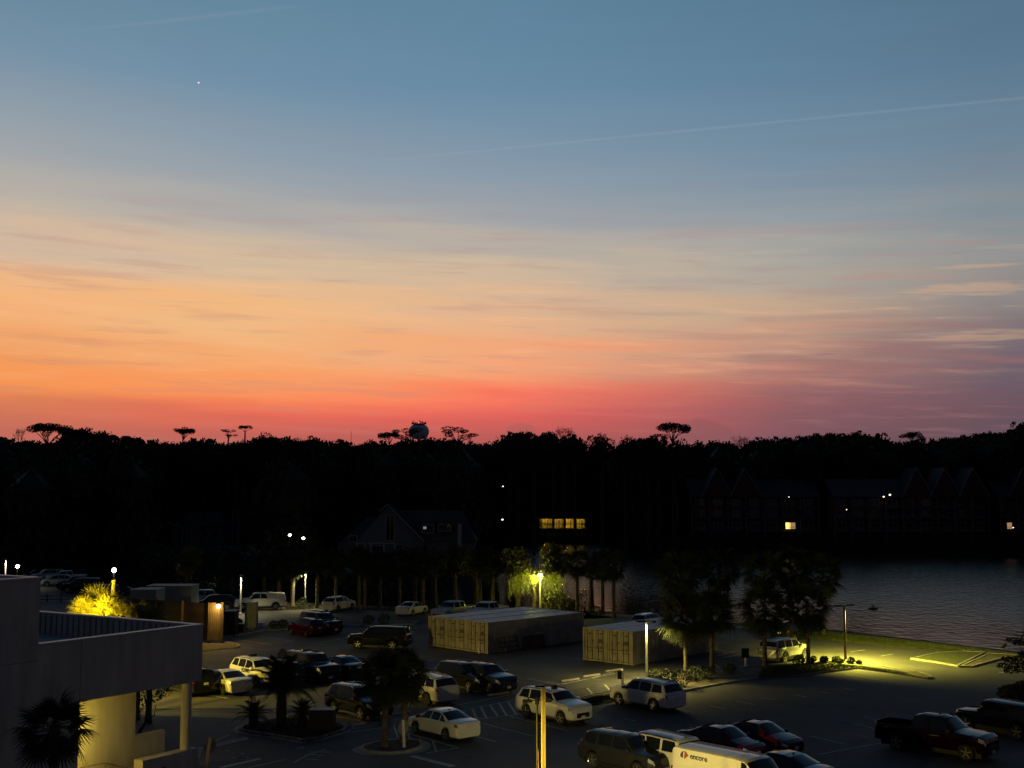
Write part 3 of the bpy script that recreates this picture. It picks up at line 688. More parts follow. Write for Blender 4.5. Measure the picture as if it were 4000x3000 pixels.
vt, VB = car('van', P_CREAM, 'long white cargo van with encore lettering on its side', G(2625.5, 2912, 2.1)*1.0 + Vector((0,0,-2.1)) + BX*2.75 + AX*.85, H_B, 'van', group='vans')
vt.location.z = .02
car('sedan', P_BLUE, 'dark blue sedan at the bottom edge right of the van', roofpos('sedan', 3070, 2938, H_RB), H_RB)
car('pickup', P_MAROON, 'dark maroon pickup truck with open bed at the lower right', roofpos('pickup', 3655, 2788, H_B+R(4)), H_B+R(4), 'pickup truck', trim=m_chrome, name='pickup_truck')
car('jeep', P_BLACK, 'black boxy off-road car cut by the right edge', roofpos('jeep', 3965, 2743, H_RB-R(4)), H_RB-R(4), 'off-roader')
# --- second rows, left
car('sedan', P_CREAM, 'cream sedan lit bright yellow on its side near the building corner', wheelpos('sedan', 870.5, 2717, 'r', H_RB, 1), H_RB)
jt, JB = car('suv', P_WHITE, 'white SUV with JCEMC door lettering and a beacon on its roof', wheelpos('suv', 1000, 2686, 'f', H_B, -1), H_B, 'SUV', roofbox=True)
car('hatch', P_GREY, 'dark crossover with silver window line behind the cycad palms', roofpos('hatch', 1108, 2579, H_RB), H_RB, 'crossover')
car('bigsuv', P_BLACK, 'very large black SUV with roof bars, biggest in its row', roofpos('bigsuv', 1190, 2543, H_B), H_B, 'SUV', rack='bars')
car('sedan', P_BLACK, 'black sedan showing its rear, right of the very large black SUV', roofpos('sedan', 1340, 2561, H_RB), H_RB)
car('suv', P_BLACK, 'black SUV half hidden behind the round canopy column', wheelpos('suv', 722, 2722, 'r', H_RB, 1), H_RB, 'SUV')
car('bigsuv', P_BLACK, 'dark SUV driving alone across the aisle', (G(1478, 2540).x, G(1478, 2540).y+1.1, .02), R(168), 'SUV', rack='none')
car('hatch', P_RED, 'red hatchback with one glowing tail light', wheelpos('hatch', 1196, 2489.6, 'r', H_RB, 1), H_RB, 'hatchback')
car('bigsuv', P_BLACK, 'black pickup-nosed SUV parked behind the red hatchback', roofpos('bigsuv', 1236, 2388, H_B), H_B, 'SUV', trim=m_chrome, rack='none')
# --- back row along the sandy verge
car('shell', P_WHITE, 'white pickup truck with camper shell near the lit palm trunk', wheelpos('shell', 1076.7, 2383, 'r', R(197), 1), R(197), 'pickup truck', name='pickup_truck')
car('hatch', P_WHITE, 'small white SUV with dark rear window beside the back lamp post', wheelpos('hatch', 1322, 2390, 'r', R(62), -1), R(62), 'SUV')
car('sedan', P_WHITE, 'small white sedan parked alone by the dark trees', wheelpos('sedan', 1614, 2407.6, 'r', R(66), -1), R(66))
car('shell' if False else 'pickup', P_SILVER, 'silver pickup truck facing out behind the left containers', roofpos('pickup', 1772, 2346, R(236)), R(236), 'pickup truck', name='pickup_truck')
car('pickup', P_WHITE, 'white pickup truck with long bed behind the left containers', roofpos('pickup', 1905, 2349, R(238)), R(238), 'pickup truck', name='pickup_truck')
car('hatch', P_SILVER, 'silver SUV behind the right pair of containers', roofpos('hatch', 2522, 2396, R(50)), R(50), 'SUV')
car('boxy', P_SILVER, 'pale boxy SUV with roof rails at the end of the palm strip', wheelpos('boxy', 3067.8, 2591, 'r', R(44), -1), R(44), 'SUV')
car('suv', P_BLACK, 'black SUV showing a pale rear plate behind the strip palms', wheelpos('suv', 3104, 2509.7, 'r', R(50), -1), R(50), 'SUV')
# --- far left car park beyond the building
for kd, pt, u, v, h, lb in (
  ('sedan', P_BLUE, 152, 2224, 205, 'dark sedan, leftmost of the far row beyond the roof'),
  ('suv', P_SILVER, 205, 2223, 215, 'silver SUV in the far row above the building roof'),
  ('pickup', P_WHITE, 258, 2228, 205, 'white pickup truck behind the silver estate'),
  ('hatch', P_SILVER, 243, 2244, 195, 'silver estate car parked in front of the white pickup'),
  ('pickup', P_BLACK, 308, 2249, 195, 'black pickup truck left of the bright yellow palms'),
  ('bigsuv', P_BLACK, 345, 2257, 190, 'black SUV just above the bright yellow palms'),
  ('suv', P_GREY, 420, 2282, 190, 'grey SUV mostly hidden by the torch-lit post'),
  ('sedan', P_BLUE, 480, 2290, 192, 'dark sedan right of the torch-lit post'),
  ('bigsuv', P_SILVER, 783, 2303, 200, 'pale SUV roof showing over the timber enclosure'),
  ('suv', P_BLACK, 860, 2322, 200, 'black SUV roof right of the pale one over the enclosure')):
    car(kd, pt, lb, roofpos(kd, u, v, R(h)), R(h), 'pickup truck' if kd == 'pickup' else 'car', group='cars in the far left car park', lights=(kd != 'bigsuv'))
# lettering
o = link('lettering', text_mesh('encore', .34, mat('lettering_grey', (.05,.05,.055), .6), .004), vt)
o.rotation_euler = (PI/2, 0, 0); o.location = (-1.15, -VB.w*.955, 1.56); o.scale = (1.0, 1, 1)
# the side leans in above the belt: tilt the letters with it
pa = VB.P(.28, 6.4, -1); pb = VB.P(.28, 7.7, -1); tilt = math.atan2(abs(pa.y)-abs(pb.y), pb.z-pa.z)
o.rotation_euler = (PI/2-tilt, 0, 0); pm = (pa+pb)/2; o.location = (-1.22, pm.y-.016, pm.z)
lg = MB(); lg.add([(0,-.25,0),(.3,0,0),(0,.25,0),(.0,-.25,.006),(.3,0,.006),(0,.25,.006)], [(2,1,0),(3,4,5),(0,1,4,3),(1,2,5,4),(2,0,3,5)])
q = lg.build('logo_mark', mat('logo_orange', (.30,.07,.02), .6), vt); q.rotation_euler = o.rotation_euler; q.location = (-2.02, pm.y-.014, pm.z); q.scale = (.8,.75,1)
lg = MB(); 
for k in range(4): lg.box(-.10-.05*k, -.07-.05*k, -.2+.02*k, .2-.05*k, 0, .005)
q = lg.build('logo_bars', mat('logo_purple', (.06,.02,.08), .6), vt); q.rotation_euler = o.rotation_euler; q.location = (-2.04, pm.y-.014, pm.z); q.scale = (.8,.75,1)
o = link('lettering', text_mesh('JCEMC', .36, mat('lettering_black', (.02,.02,.02), .6), .004), jt)
p = JB.P(.68, 3.9, -1); o.rotation_euler = (PI/2, 0, 0); o.location = (.12, -JB.w-.008, .98)
o.scale = (1.05, 1, 1)
# ================================================================== THE BUILDING AT LEFT
BR = math.atan2(8.0, 5.2)                        # facade direction in plan, measured: corner minus block corner
c0 = G(793, 2437, 6.9)                           # outer top corner of the canopy
c1 = G(150, 2515, 6.9)                           # where the fascia meets the taller block
fa = (c0-c1).normalized(); fb = Vector((-fa.y, fa.x, 0))      # along the facade; into the building
FL = (c0-c1).length
def FR(s, d, z): return c0 - fa*s + fb*d + Vector((0, 0, z-6.9))   # s metres back from the corner, d metres inwards
rot = math.atan2(-fa.y, -fa.x)
fm = Matrix.Translation(Vector((c0.x, c0.y, 0))) @ Matrix.Rotation(rot, 4, 'Z')       # local x = s, local y = -d
bld = empty('white_building', (c0.x, c0.y, 0), rot, 'white stucco building with a flat canopy roof on a round column', 'building')
def BB(name, x0, x1, d0, d1, z0, z1, m, bev=None):
    b = MB(); b.box(x0, x1, -d1, -d0, z0, z1); return b.build(name, m, bld)
CW = 14.8                                        # canopy depth into the building
BB('fascia', 0, FL, 0, .28, 4.2, 6.84, m_stucco)
BB('fascia', 0, .28, .281, CW, 4.2, 6.84, m_stucco)
BB('fascia', .281, FL+6, CW-.28, CW, 4.2, 6.84, m_stucco)
BB('coping', -.04, FL+.0, -.04, .34, 6.842, 6.90, m_coping)
BB('coping', -.04, .34, .341, CW-.341, 6.842, 6.90, m_coping)
BB('coping', -.04, FL+6, CW-.34, CW+.04, 6.842, 6.90, m_coping)
BB('soffit', .281, FL+6, .281, CW-.281, 4.22, 4.4, m_stucco)
BB('flat_roof', .281, FL+6, .281, CW-.281, 5.55, 5.72, m_membrane)
rb = MB(); rb.box(-.03, .03, 0, .06, 5.72, 6.80); rbm = rb.mesh('rib', m_parapet)
for i in range(34):
    o = link('rib', rbm, bld); o.location = (.6+i*.42, -(CW-.285), 0)
BB('parapet_lining', .282, FL+6, CW-.30, CW-.282, 5.72, 6.82, m_parapet)
rb2 = MB(); rb2.box(0, .06, -.03, .03, 5.72, 6.80); rbm2 = rb2.mesh('rib', m_parapet)
for i in range(30):
    o = link('rib', rbm2, bld); o.location = (.285, -(.7+i*.45), 0)
# taller block
BB('block', FL, FL+1.95, 0, 11, 0, 9.60, m_stucco)
BB('block', FL+1.951, FL+9, .55, 11, 0, 7.6, m_stucco)
BB('block', FL+1.951, FL+9, 0, 11, 7.602, 9.60, m_stucco)
BB('coping', FL-.05, FL+9, -.05, .35, 9.602, 9.68, m_coping); BB('coping', FL-.05, FL+.35, .351, 6.8, 9.602, 9.68, m_coping); BB('coping', FL-.05, FL+9, 6.801, 7.1, 9.602, 9.68, m_coping)
BB('facade_pier', 7.0, FL, .002, .6, 0, 4.198, m_stucco)
for s_, z0, z1 in ((7.0, 4.25, 6.8),):
    BB('joint', s_, s_+.02, -.004, .0, z0, z1, m_decal)
BB('joint', FL+.02, FL+1.9, -.004, 0, 6.2, 6.22, m_decal)
# lit end wall under the canopy, its lower step, the low wall and column
BB('porch_wall', 2.57, 8.6, 1.6, 1.85, 0, 4.218, m_stucco)
BB('porch_wall', .76, 2.569, 1.6, 1.85, 0, 1.86, m_stucco)
BB('low_wall', .10, 3.45, .0, .6, 0, 1.06, m_stucco)
col = MB(); col.lathe([(.25, 1.06),(.25, 4.2)], 28, (.63, -.33, 0)); 
o = autosm(col.mesh('column', m_stucco)); link('column', o, bld)
# handrails by the steps
hr = empty('stair_handrail', FR(4.3, .95, 0), rot, 'metal stair handrail below the lit porch wall', 'handrail')
def rail(pts, r=.028):
    b = MB(); b.tube(pts, r, 8); b.build('rail', m_postwood, hr)
for dy in (0, -.0):
    rail([(1.9, 0, 1.15),(.5, 0, 1.12),(-1.6, 0, .35)])
    rail([(1.9, 0, .65),(.5, 0, .62),(-1.6, 0, -.1+.1)])
for x_, z_ in ((1.9, 1.15),(.5, 1.12),(-.6, .72),(-1.6, .38)):
    b = MB(); b.box(x_-.04, x_+.04, -.04, .04, 0, z_); b.build('post', m_postwood, hr)
hr2 = empty('wall_handrail', FR(1.6, -.08, 0), rot, 'short dark handrail fixed to the low wall face', 'handrail')
b = MB(); b.tube([(.95, .02, .52),(.8, .10, .62),(-.1, .1, .05)], .03, 8); b.build('rail', m_rust, hr2)
# lights of the building
def spot(name, parent, loc, aim, power, colr, size=120, blend=.6, rad=.06):
    l = bpy.data.lights.new(name, 'SPOT'); l.energy = power; l.color = colr; l.spot_size = R(size); l.spot_blend = blend; l.shadow_soft_size = rad
    o = bpy.data.objects.new(name, l); COL.objects.link(o)
    o.location = loc; o.rotation_euler = Vector(aim).to_track_quat('-Z', 'Y').to_euler()
    if parent: o.parent = parent
    return o
def point(name, parent, loc, power, colr, rad=.06):
    l = bpy.data.lights.new(name, 'POINT'); l.energy = power; l.color = colr; l.shadow_soft_size = rad
    o = bpy.data.objects.new(name, l); COL.objects.link(o); o.location = loc
    if parent: o.parent = parent
    return o
YEL = (1.0, .74, .10); YG = (1.0, .88, .10); WARM = (1.0, .60, .12); COOL = (1.0, .93, .62)
KP = 1.0
def fixture(name, loc, rz, label, cat='wall light', glowc=(1,.8,.3), gs=6):
    f = empty(name, loc, rz, label, cat)
    b = MB(); b.bevbox(-.18,.18,-.14,.10,-.10,.12,.03); b.build('housing', m_darkmetal, f)
    b = MB(); b.box(-.15,.15,-.10,.07,-.13,-.101); b.build('lens', glow('lamp_glow', glowc, gs), f)
    return f
# yard lamp just left of the view, behind the building: lights the palmettos and the first car rows
f = fixture('yard_lamp', (-34.0, 74.5, 5.4), R(90), 'yellow yard lamp on a pole behind the building, left of the view', 'lamp post')
b = MB(); b.tube([(0,.2,-5.4),(0,.2,.1)], .07, 8); b.build('pole', m_darkmetal, f)
FLOOD = spot('lamp', f, (0, -.25, -.2), Matrix.Rotation(-PI/2, 3, 'Z') @ Vector((1, .42, -.25)), 15000, (1.0,.74,.14), 84, 1.0, .08)
f = fixture('garden_flood', (-25.0, 69.6, 6.15), rot, 'flood light hidden behind the canopy roof, aimed at the palms', 'flood light')
b = MB(); b.tube([(0,.1,-6.15),(0,.1,-.1)], .05, 8); b.build('pole', m_darkmetal, f)
FLOOD2 = spot('lamp', f, (0, -.3, -.1), Matrix.Rotation(-rot, 3, 'Z') @ Vector((.08, 1, -.02)), 6000, (1.0, .74, .02), 140, .9, .05)
# porch light under the canopy
f = fixture('porch_light', FR(6.75, .75, 2.9), rot, 'porch light on the back of the canopy pier')
PORCH = point('lamp', f, (-.1, 0, -.3), 210, (1.0, .70, .10), .25)
# flood on the hotel front, left of and below the view: lights the two foreground poles
f = fixture('flood_light', (-3.2, 36.6, 3.2), 0, 'flood light below the view on a short pole, aimed at the tall poles')
b = MB(); b.tube([(0,0,-3.2),(0,0,-.1)], .05, 8); b.build('pole', m_darkmetal, f)
SIDE = spot('flood', f, (.25, .25, 0), (.80, .60, .12), 6000, (1.0, .72, .05), 62, .8, .1)
f = fixture('added_van_light', (.8, 46.5, 1.7), 0, 'added light below the view in front of the van', 'added light')  # unseen lamp added to brighten the side of the van
b = MB(); b.tube([(0,0,-1.7),(0,0,-.1)], .08, 10); b.build('pole', m_darkmetal, f)
SIDE2 = spot('lamp', f, (.1, .3, -.05), (.62, .76, .08), 3200, (1.0, .80, .26), 150, .9, .1)
# ================================================================== CONTAINERS
def corr(L_, H_, depth=.036, pitch=.278, z0=.18, z1=None):
    """corrugated sheet in x (length) by z, waves towards +y"""
    pts = []; x = 0
    while x < L_-.02:
        for dx, dy in ((0, 0),(.072, 0),(.140, -depth),(.212, -depth)):
            if x+dx < L_: pts.append((x+dx, dy))
        x += pitch
    pts.append((L_, 0)); z1 = z1 or H_-.12; n = len(pts)
    return MB().add([(x, y, z0) for x, y in pts]+[(x, y, z1) for x, y in pts], [(i, i+1, n+i+1, n+i) for i in range(n-1)])
CL, CWD, CH = 12.19, 2.438, 2.59
def make_container(label, loc, rz):
    t = empty('shipping_container', loc, rz, label, 'container', 'beige shipping containers')
    # local: x from the door end (0) to the far end, y from 0 (near side) to CWD
    sm = corr(CL-.3, CH)
    for y, sg in ((.012, 1), (CWD-.012, -1)):
        o = link('side_panel', SIDEM, t); o.location = (.15, y, 0) if sg == 1 else (CL-.15, y, 0); 
        if sg == -1: o.rotation_euler = (0, 0, PI)
    link('roof_panel', ROOFM, t); link('end_panel', ENDM, t)
    for x in (0, CL-.16):
        for y in (0, CWD-.14):
            o = link('corner_post', POSTM, t); o.location = (x, y, 0)
    for y in (-.001, CWD-.10):
        o = link('bottom_rail', RAILM, t); o.location = (0, y, .0)
        o = link('top_rail', TRAILM, t); o.location = (0, y, 0)
    for x in (0, CL-.14):
        o = link('end_sill', SILLM, t); o.location = (x, 0, 0)
        o = link('end_header', HEADM, t); o.location = (x, 0, 0)
    for x in (-.01, CL-.168):
        for y in (-.01, CWD-.152):
            for z in (0, CH-.118):
                o = link('corner_casting', CASTM, t); o.location = (x, y, z)
    for k, y in enumerate((.145, CWD/2+.008)):
        dr = link('door', DOORM, t); dr.location = (.05, y, 0)
        for j, yy in enumerate((.30, .78)):
            o = link('locking_bar', BARM, dr); o.location = (-.03, yy, 0)
            o = link('bar_handle', HANM, dr); o.location = (-.055, yy+(.0 if j else -.0), 1.05)
        for z, w_, h_, yy in (((2.15, .26, .13, .54),(1.62, .14, .12, .16),(.75, .30, .04, .55)) if k else ((2.18, .30, .10, .5),(1.62, .34, .30, .55),(1.12, .26, .07, .52),(1.12, .12, .12, .85),(.85, .26, .07, .55))):
            b = MB(); b.box(-.004, .0, yy-w_/2, yy+w_/2, z-h_/2, z+h_/2); o = b.build('stencil', m_decal, dr); o.location = (-.006, 0, 0)
    return t
SIDEM = corr(CL-.3, CH).mesh('side_panel', m_cont, fix=False)
rf = MB(); xs = [i*.28+.1 for i in range(43)]; vs = []
for i, x in enumerate(xs):
    for y in (.06, CWD-.06): vs.append((x, y, CH-.035+(.012 if i % 2 else 0)))
rf.add(vs, [(2*i, 2*i+2, 2*i+3, 2*i+1) for i in range(len(xs)-1)]); ROOFM = rf.mesh('roof_panel', m_controof, fix=False)
b = MB(); b.box(CL-.06, CL-.03, .1, CWD-.1, .12, CH-.1); ENDM = b.mesh('end_panel', m_cont)
b = MB(); b.box(0, .16, 0, .14, .1, CH-.1); POSTM = b.mesh('corner_post', m_cont)
b = MB(); b.box(.15, CL-.15, 0, .10, .04, .18); RAILM = b.mesh('bottom_rail', m_cont)
b = MB(); b.box(.15, CL-.15, 0, .10, CH-.13, CH-.03); TRAILM = b.mesh('top_rail', m_cont)
b = MB(); b.box(.01, .13, .14, CWD-.14, .03, .16); SILLM = b.mesh('end_sill', m_cont)
b = MB(); b.box(.01, .13, .14, CWD-.14, CH-.12, CH-.012); HEADM = b.mesh('end_header', m_cont)
b = MB(); b.bevbox(0, .178, 0, .162, 0, .118, .012); CASTM = b.mesh('corner_casting', m_cab)
d_ = MB(); ys = [0, .04, .04, .26, .30, .52, .56, .78, .82, 1.02, 1.066]
pr = [(0,0),(.30,0),(.33,.03),(.50,.03),(.53,0),(.78,0),(.81,.03),(1.0,.03),(1.03,0),(1.066,0)]
n = len(pr); d_.add([(x, y, .18) for y, x in pr]+[(x, y, CH-.14) for y, x in pr], [(i, i+1, n+i+1, n+i) for i in range(n-1)])
d_.box(-.004, .004, -.012, .018, .17, CH-.13); d_.box(-.004, .004, 1.048, 1.07, .17, CH-.13)
DOORM = d_.mesh('door', m_cont)
b = MB(); b.tube([(0, 0, .12),(0, 0, CH-.08)], .022, 6)
for z in (.16, .8, 1.5, CH-.16): b.box(-.02, .03, -.05, .05, z-.03, z+.03)
BARM = b.mesh('locking_bar', m_gasket)
b = MB(); b.box(-.012, .012, -.02, .42, -.02, .02); HANM = b.mesh('bar_handle', m_gasket)
n1_ = G(1906, 2556.8); rz1 = R(46.0); dx = Vector((math.cos(rz1), math.sin(rz1), 0)); dy = Vector((-dx.y, dx.x, 0))
for k, lb in enumerate(('nearest right of the row of three beige containers, its long side in view', 'middle beige container of the row of three', 'leftmost beige container of the row of three')):
    make_container(lb, n1_+dy*(k*2.47)+Vector((0, 0, .03+.02*k)), rz1)
n2_ = G(2472.6, 2602.4); rz2 = R(48.0); dx2 = Vector((math.cos(rz2), math.sin(rz2), 0)); dy2 = Vector((-dx2.y, dx2.x, 0))
for k, lb in enumerate(('right beige container of the pair, behind the lit lamp post', 'left beige container of the pair')):
    make_container(lb, n2_+dy2*(k*2.47)+Vector((0, 0, .03)), rz2)
# steel frames leaning on the long side
for i, (s0, w_, h_, lb, solid) in enumerate(((.9, 2.5, 1.3, 'brown steel rack frame leaning on the left container side', False), (4.1, 2.6, 1.15, 'brown sheet-steel panel leaning on the left container side', True))):
    t = empty('rack_barrier' if not solid else 'sheet_barrier', n1_+dx*s0-dy*.38+Vector((0, 0, .02)), rz1, lb, 'frame' if not solid else 'panel')
    t.rotation_euler = (R(-14), 0, rz1)
    for x_ in (0, w_*.36, w_-.07):
        b = MB(); b.box(x_, x_+.07, 0, .05, 0, h_); b.build('upright', m_rust, t)
    for z_ in (.0, h_*.33, h_*.64, h_-.06):
        b = MB(); b.box(.07, w_-.07, .002, .045, z_, z_+.06); b.build('crossbar', m_rust, t)
    if solid: b = MB(); b.box(.05, w_-.05, .05, .06, .03, h_-.03); b.build('sheet', m_rust, t)

# ================================================================== LAMP POSTS AND SIGNS
def lamp_post(base, h, label, heads=((0, 1),), r=.09, m=m_pole, on=True, power=400, colr=COOL, square=False, grp='lamp posts of the car park', arm=.35, head_w=.42, cone=150, es=8, throw=.12):
    t = empty('lamp_post', base, 0, label, 'lamp post', grp)
    b = MB()
    if square: b.box(-r, r, -r, r, 0, h)
    else: b.tube([(0,0,0),(0,0,h*.5),(0,0,h)], [r*1.15, r, r*.85], 12)
    pm = b.mesh('pole', m); link('pole', pm if square else autosm(pm), t)
    b = MB(); b.lathe([(r*2.3, 0),(r*2.3, .08),(r*1.5, .22)], 12); b.build('base', m_conc, t)
    for a, k in heads:
        c_, s_ = math.cos(a), math.sin(a); mt = Matrix.Rotation(a, 4, 'Z')
        b = MB(); b.box(0, arm, -.03, .03, h-.06, h-.0, mt); b.build('arm', m_darkmetal, t)
        hd = MB(); hd.add([], []); hm = MB(); hm.bevbox(arm, arm+.62, -head_w/2, head_w/2, h-.07, h+.06, .03)
        hm.v = [tuple(mt @ Vector(v)) for v in hm.v]; ho = hm.build('lamp_head', m_darkmetal, t)
        if on and k:
            le = MB(); le.box(arm+.08, arm+.54, -head_w*.36, head_w*.36, h-.0735, h-.0705, mt); le.build('lens', glow('lamp_glow_cool', (1,.92,.6), 4), t)
            spot('lamp', t, (c_*(arm+.2), s_*(arm+.2), h-.12), (c_*throw, s_*throw, -1), power, colr, cone, .7, .07)
    return t
def hpost(u, vb, vt):
    p = G(u, vb); q = AT(u, vt, p.y); return p, q.z
# right post: throws its light to the far right lane
p, h = hpost(3303, 2586, 2364)
lamp_post(p, h, 'dark lamp post right of the palms lighting the lawn lane', ((R(30), 1),(R(210), 0)), .10, m_wood, power=15000, colr=YG, head_w=.3, throw=.34, cone=165)
p, h = hpost(2527, 2660, 2425)
lamp_post(p, h, 'lit lamp post in front of the right container pair', ((R(-45), 1),(R(200), 1)), .08, m_pole, power=1500, colr=(1,.82,.22), arm=.12)
p, h = hpost(2111, 2388, 2246)
lamp_post(p, h, 'lamp post lighting the willow by the lagoon', ((R(-60), 1),(R(130), 1)), .10, m_pole, power=2600, colr=(1,.92,.22), arm=.12, es=40)
point('lamp', COL.objects[[x.name for x in COL.objects if x.get('label') == 'lamp post lighting the willow by the lagoon'][0]], (-.55, -.5, h-.45), 1100, (1,.9,.10), .1)
b = MB(); b.bevbox(-.32,.32,-.32,.32,h-.16,h+.12,.12); 
o = b.build('lamp_globe', glow('globe_glow', (1,.95,.55), 9), [x for x in COL.objects if x.get('label') == 'lamp post lighting the willow by the lagoon'][0])
p, h = hpost(1192, 2372, 2236)
lamp_post(p, h, 'tall lit lamp post beside the small white SUV', ((R(-110), 1),(R(70), 0)), .085, m_pole, power=1200, colr=(1,.88,.45), arm=.15)
p, h = hpost(939, 2400, 2250)
lamp_post(p, h, 'lit lamp post left of the white camper-shell pickup', ((R(-80), 1),(R(100), 0)), .10, m_pole, power=1200, colr=(1,.9,.5), arm=.15)
p, h = hpost(719, 2330, 2188)
lamp_post(p, h, 'lit lamp post beside the leaning lit palm trunks', ((R(-70), 1),(R(110), 0)), .10, m_whitep, power=1500, colr=(1,.88,.30), arm=.15)
point('lamp', COL.objects[[x.name for x in COL.objects if x.get('label') == 'lit lamp post beside the leaning lit palm trunks'][0]], (-.4, -.6, h-.25), 3200, (1,.80,.08), .1)
p, h = hpost(19.5, 2300, 2184)
lamp_post(p, h, 'far lit lamp post at the left edge above the roof', ((R(-90), 1),), .10, m_whitep, power=1200, colr=(1,.88,.5), arm=.15)
# bare bulbs seen through the trees
def bulb(u, v, y, label, s=.22, es=30, c=(1,.93,.75), power=60):
    p = AT(u, v, y); t = empty('street_lamp', (p.x, p.y, 0), 0, label, 'street lamp', 'bright lamps glinting among the trees')
    b = MB(); b.tube([(0,0,0),(0,0,p.z)], .07, 8); b.build('pole', m_darkmetal, t)
    b = MB(); b.lathe([(.03, p.z),(s, p.z+.10),(s, p.z+.24),(.05, p.z+.36)], 12); b.build('globe', glow('bulb_glow', c, es), t)
    b = MB(); b.lathe([(s*1.3, p.z+.361),(.04, p.z+.5)], 12); b.build('cap', m_darkmetal, t)
    point('lamp', t, (0, -s-.1, p.z+.1), power, (1,.9,.6), .1)
    return t
bulb(1132, 2094, 215, 'left of two white lamps glinting in the dark trees', .26)
bulb(1185, 2106, 215, 'right of two white lamps glinting in the dark trees', .24)
bulb(445, 2236, 96, 'bright lamp above the yellow palms, on a dark post', .16, 40, power=90)
bulb(68, 2219, 130, 'bright lamp at the left edge beyond the roof', .18, 30)
# orange-lit timber post in front of the palms
p = AT(444, 2265, 74); t = empty('timber_post', (p.x, p.y, 0), 0, 'round timber post lit orange among the yellow palms', 'post')
b = MB(); b.tube([(0,0,0),(0,0,p.z)], .12, 14); b.build('post', m_postwood, t); b = MB(); b.lathe([(.15, p.z),(.02, p.z+.1)], 12); b.build('cap', m_darkmetal, t)
# the two foreground poles
p = AT(2122, 2683, 40); t = empty('lamp_post', (p.x, p.y, 0), R(12), 'tall square timber lamp post lit yellow in the foreground', 'lamp post')
h = p.z
b = MB(); b.box(-.062,-.004,-.062,.062,0,h); b.box(.004,.062,-.062,.062,0,h); b.box(-.0045,.0045,-.052,.052,0,h-.01); b.build('post', m_postwood, t)
b = MB(); b.bevbox(-.27,.02,-.10,.10,h+.002,h+.06,.02); b.build('lamp_head', m_darkmetal, t)
b = MB(); b.box(.02,.30,-.03,.03,h+.01,h+.045); b.build('arm', m_darkmetal, t)
b = MB(); b.bevbox(.28,.46,-.10,.10,h-.08,h+.06,.02); b.build('lamp_head', m_darkmetal, t)
p = AT(2098, 2728, 41.5); t = empty('lamp_post', (p.x, p.y, 0), R(5), 'dark round pole with two small flood heads in the foreground', 'lamp post')
h = p.z
b = MB(); b.tube([(0,0,0),(0,0,h-.12)], .038, 12); link('pole', autosm(b.mesh('pole', m_darkmetal)), t)
b = MB(); b.bevbox(-.07,.07,-.07,.07,h-.2,h+.02,.03); b.build('junction_box', m_darkmetal, t)
for sx_ in (-1, 1):
    b = MB(); b.tube([(sx_*.06,0,h-.06),(sx_*.24,0,h-.08)], .018, 8); b.build('arm', m_darkmetal, t)
    b = MB(); b.bevbox(min(sx_*.18, sx_*.50), max(sx_*.18, sx_*.50), -.08,.08,h-.13,h-.03,.02); b.build('lamp_head', m_darkmetal, t)
    b = MB(); b.tube([(sx_*.3,0,h-.03),(sx_*.3,0,h+.05)], .03, 8); b.build('sensor', m_darkmetal, t)
p = AT(2102, 2928, 41.2); t = empty('marker_rod', (p.x, p.y, 0), 0, 'thin pale orange rod beside the dark round pole', 'rod')
b = MB(); b.tube([(0.05,0,0),(0,0,p.z)], [.03,.008], 6); b.build('rod', mat('orange_plastic', (.5,.25,.12), .6), t)

def sign_post(u, vb, vt, w, label, plate=None, lean=0, m=m_whitep, z0=.1, cat='sign'):
    p = G(u, vb, z0); h = AT(u, vt, p.y).z-z0
    t = empty('sign_post', p, 0, label, cat); t.rotation_euler = (0, lean, R(20))
    b = MB(); b.box(-w/2, w/2, -w/2, w/2, 0, h); b.build('post', m, t)
    if plate == 'stop':
        s = MB(); r_ = .38; s.prism([(r_*math.cos(PI/8+k*PI/4), r_*math.sin(PI/8+k*PI/4)) for k in range(8)], -.004, .004)
        o = s.build('sign_back', m_cab, t); o.rotation_euler = (PI/2, 0, R(28)); o.location = (w*.3, w/2+.03, h-.42)
    elif plate == 'box':
        s = MB(); s.bevbox(-.32,.32,-.04,.04,-.36,.36,.02); o = s.build('sign_panel', m_darkmetal, t); o.location = (-.12, -w/2-.05, h-.30)
    elif plate == 'side':
        s = MB(); s.bevbox(-.16,.16,-.02,.02,-.28,.28,.01); o = s.build('sign_panel', m_darkmetal, t); o.location = (-.22, 0, h-.34)
    return t
sign_post(1578, 2919, 2812, .13, 'white square post with an octagonal sign in the twin palm bed', 'stop', R(-3))
sign_post(803, 3010, 2881, .13, 'pale leaning post with an octagonal sign by the canopy wall', 'stop', R(7), m_postwood, 0)
sign_post(2914, 2606, 2534, .14, 'short post with a dark square sign on the palm strip', 'box')
sign_post(2432, 2680, 2616, .14, 'white post with a small dark sign beside the lone white SUV', 'side', z0=.02)
sign_post(893, 2478, 2409, .16, 'white square marker post beside the timber enclosure', None, z0=.02, cat='marker post')
sign_post(1193, 2374, 2333, .16, 'short white marker post at the foot of the back lamp post', None, z0=.02, cat='marker post')
sign_post(1871, 2552, 2532, .12, 'tiny white marker post in front of the left containers', None, z0=.02, cat='marker post')

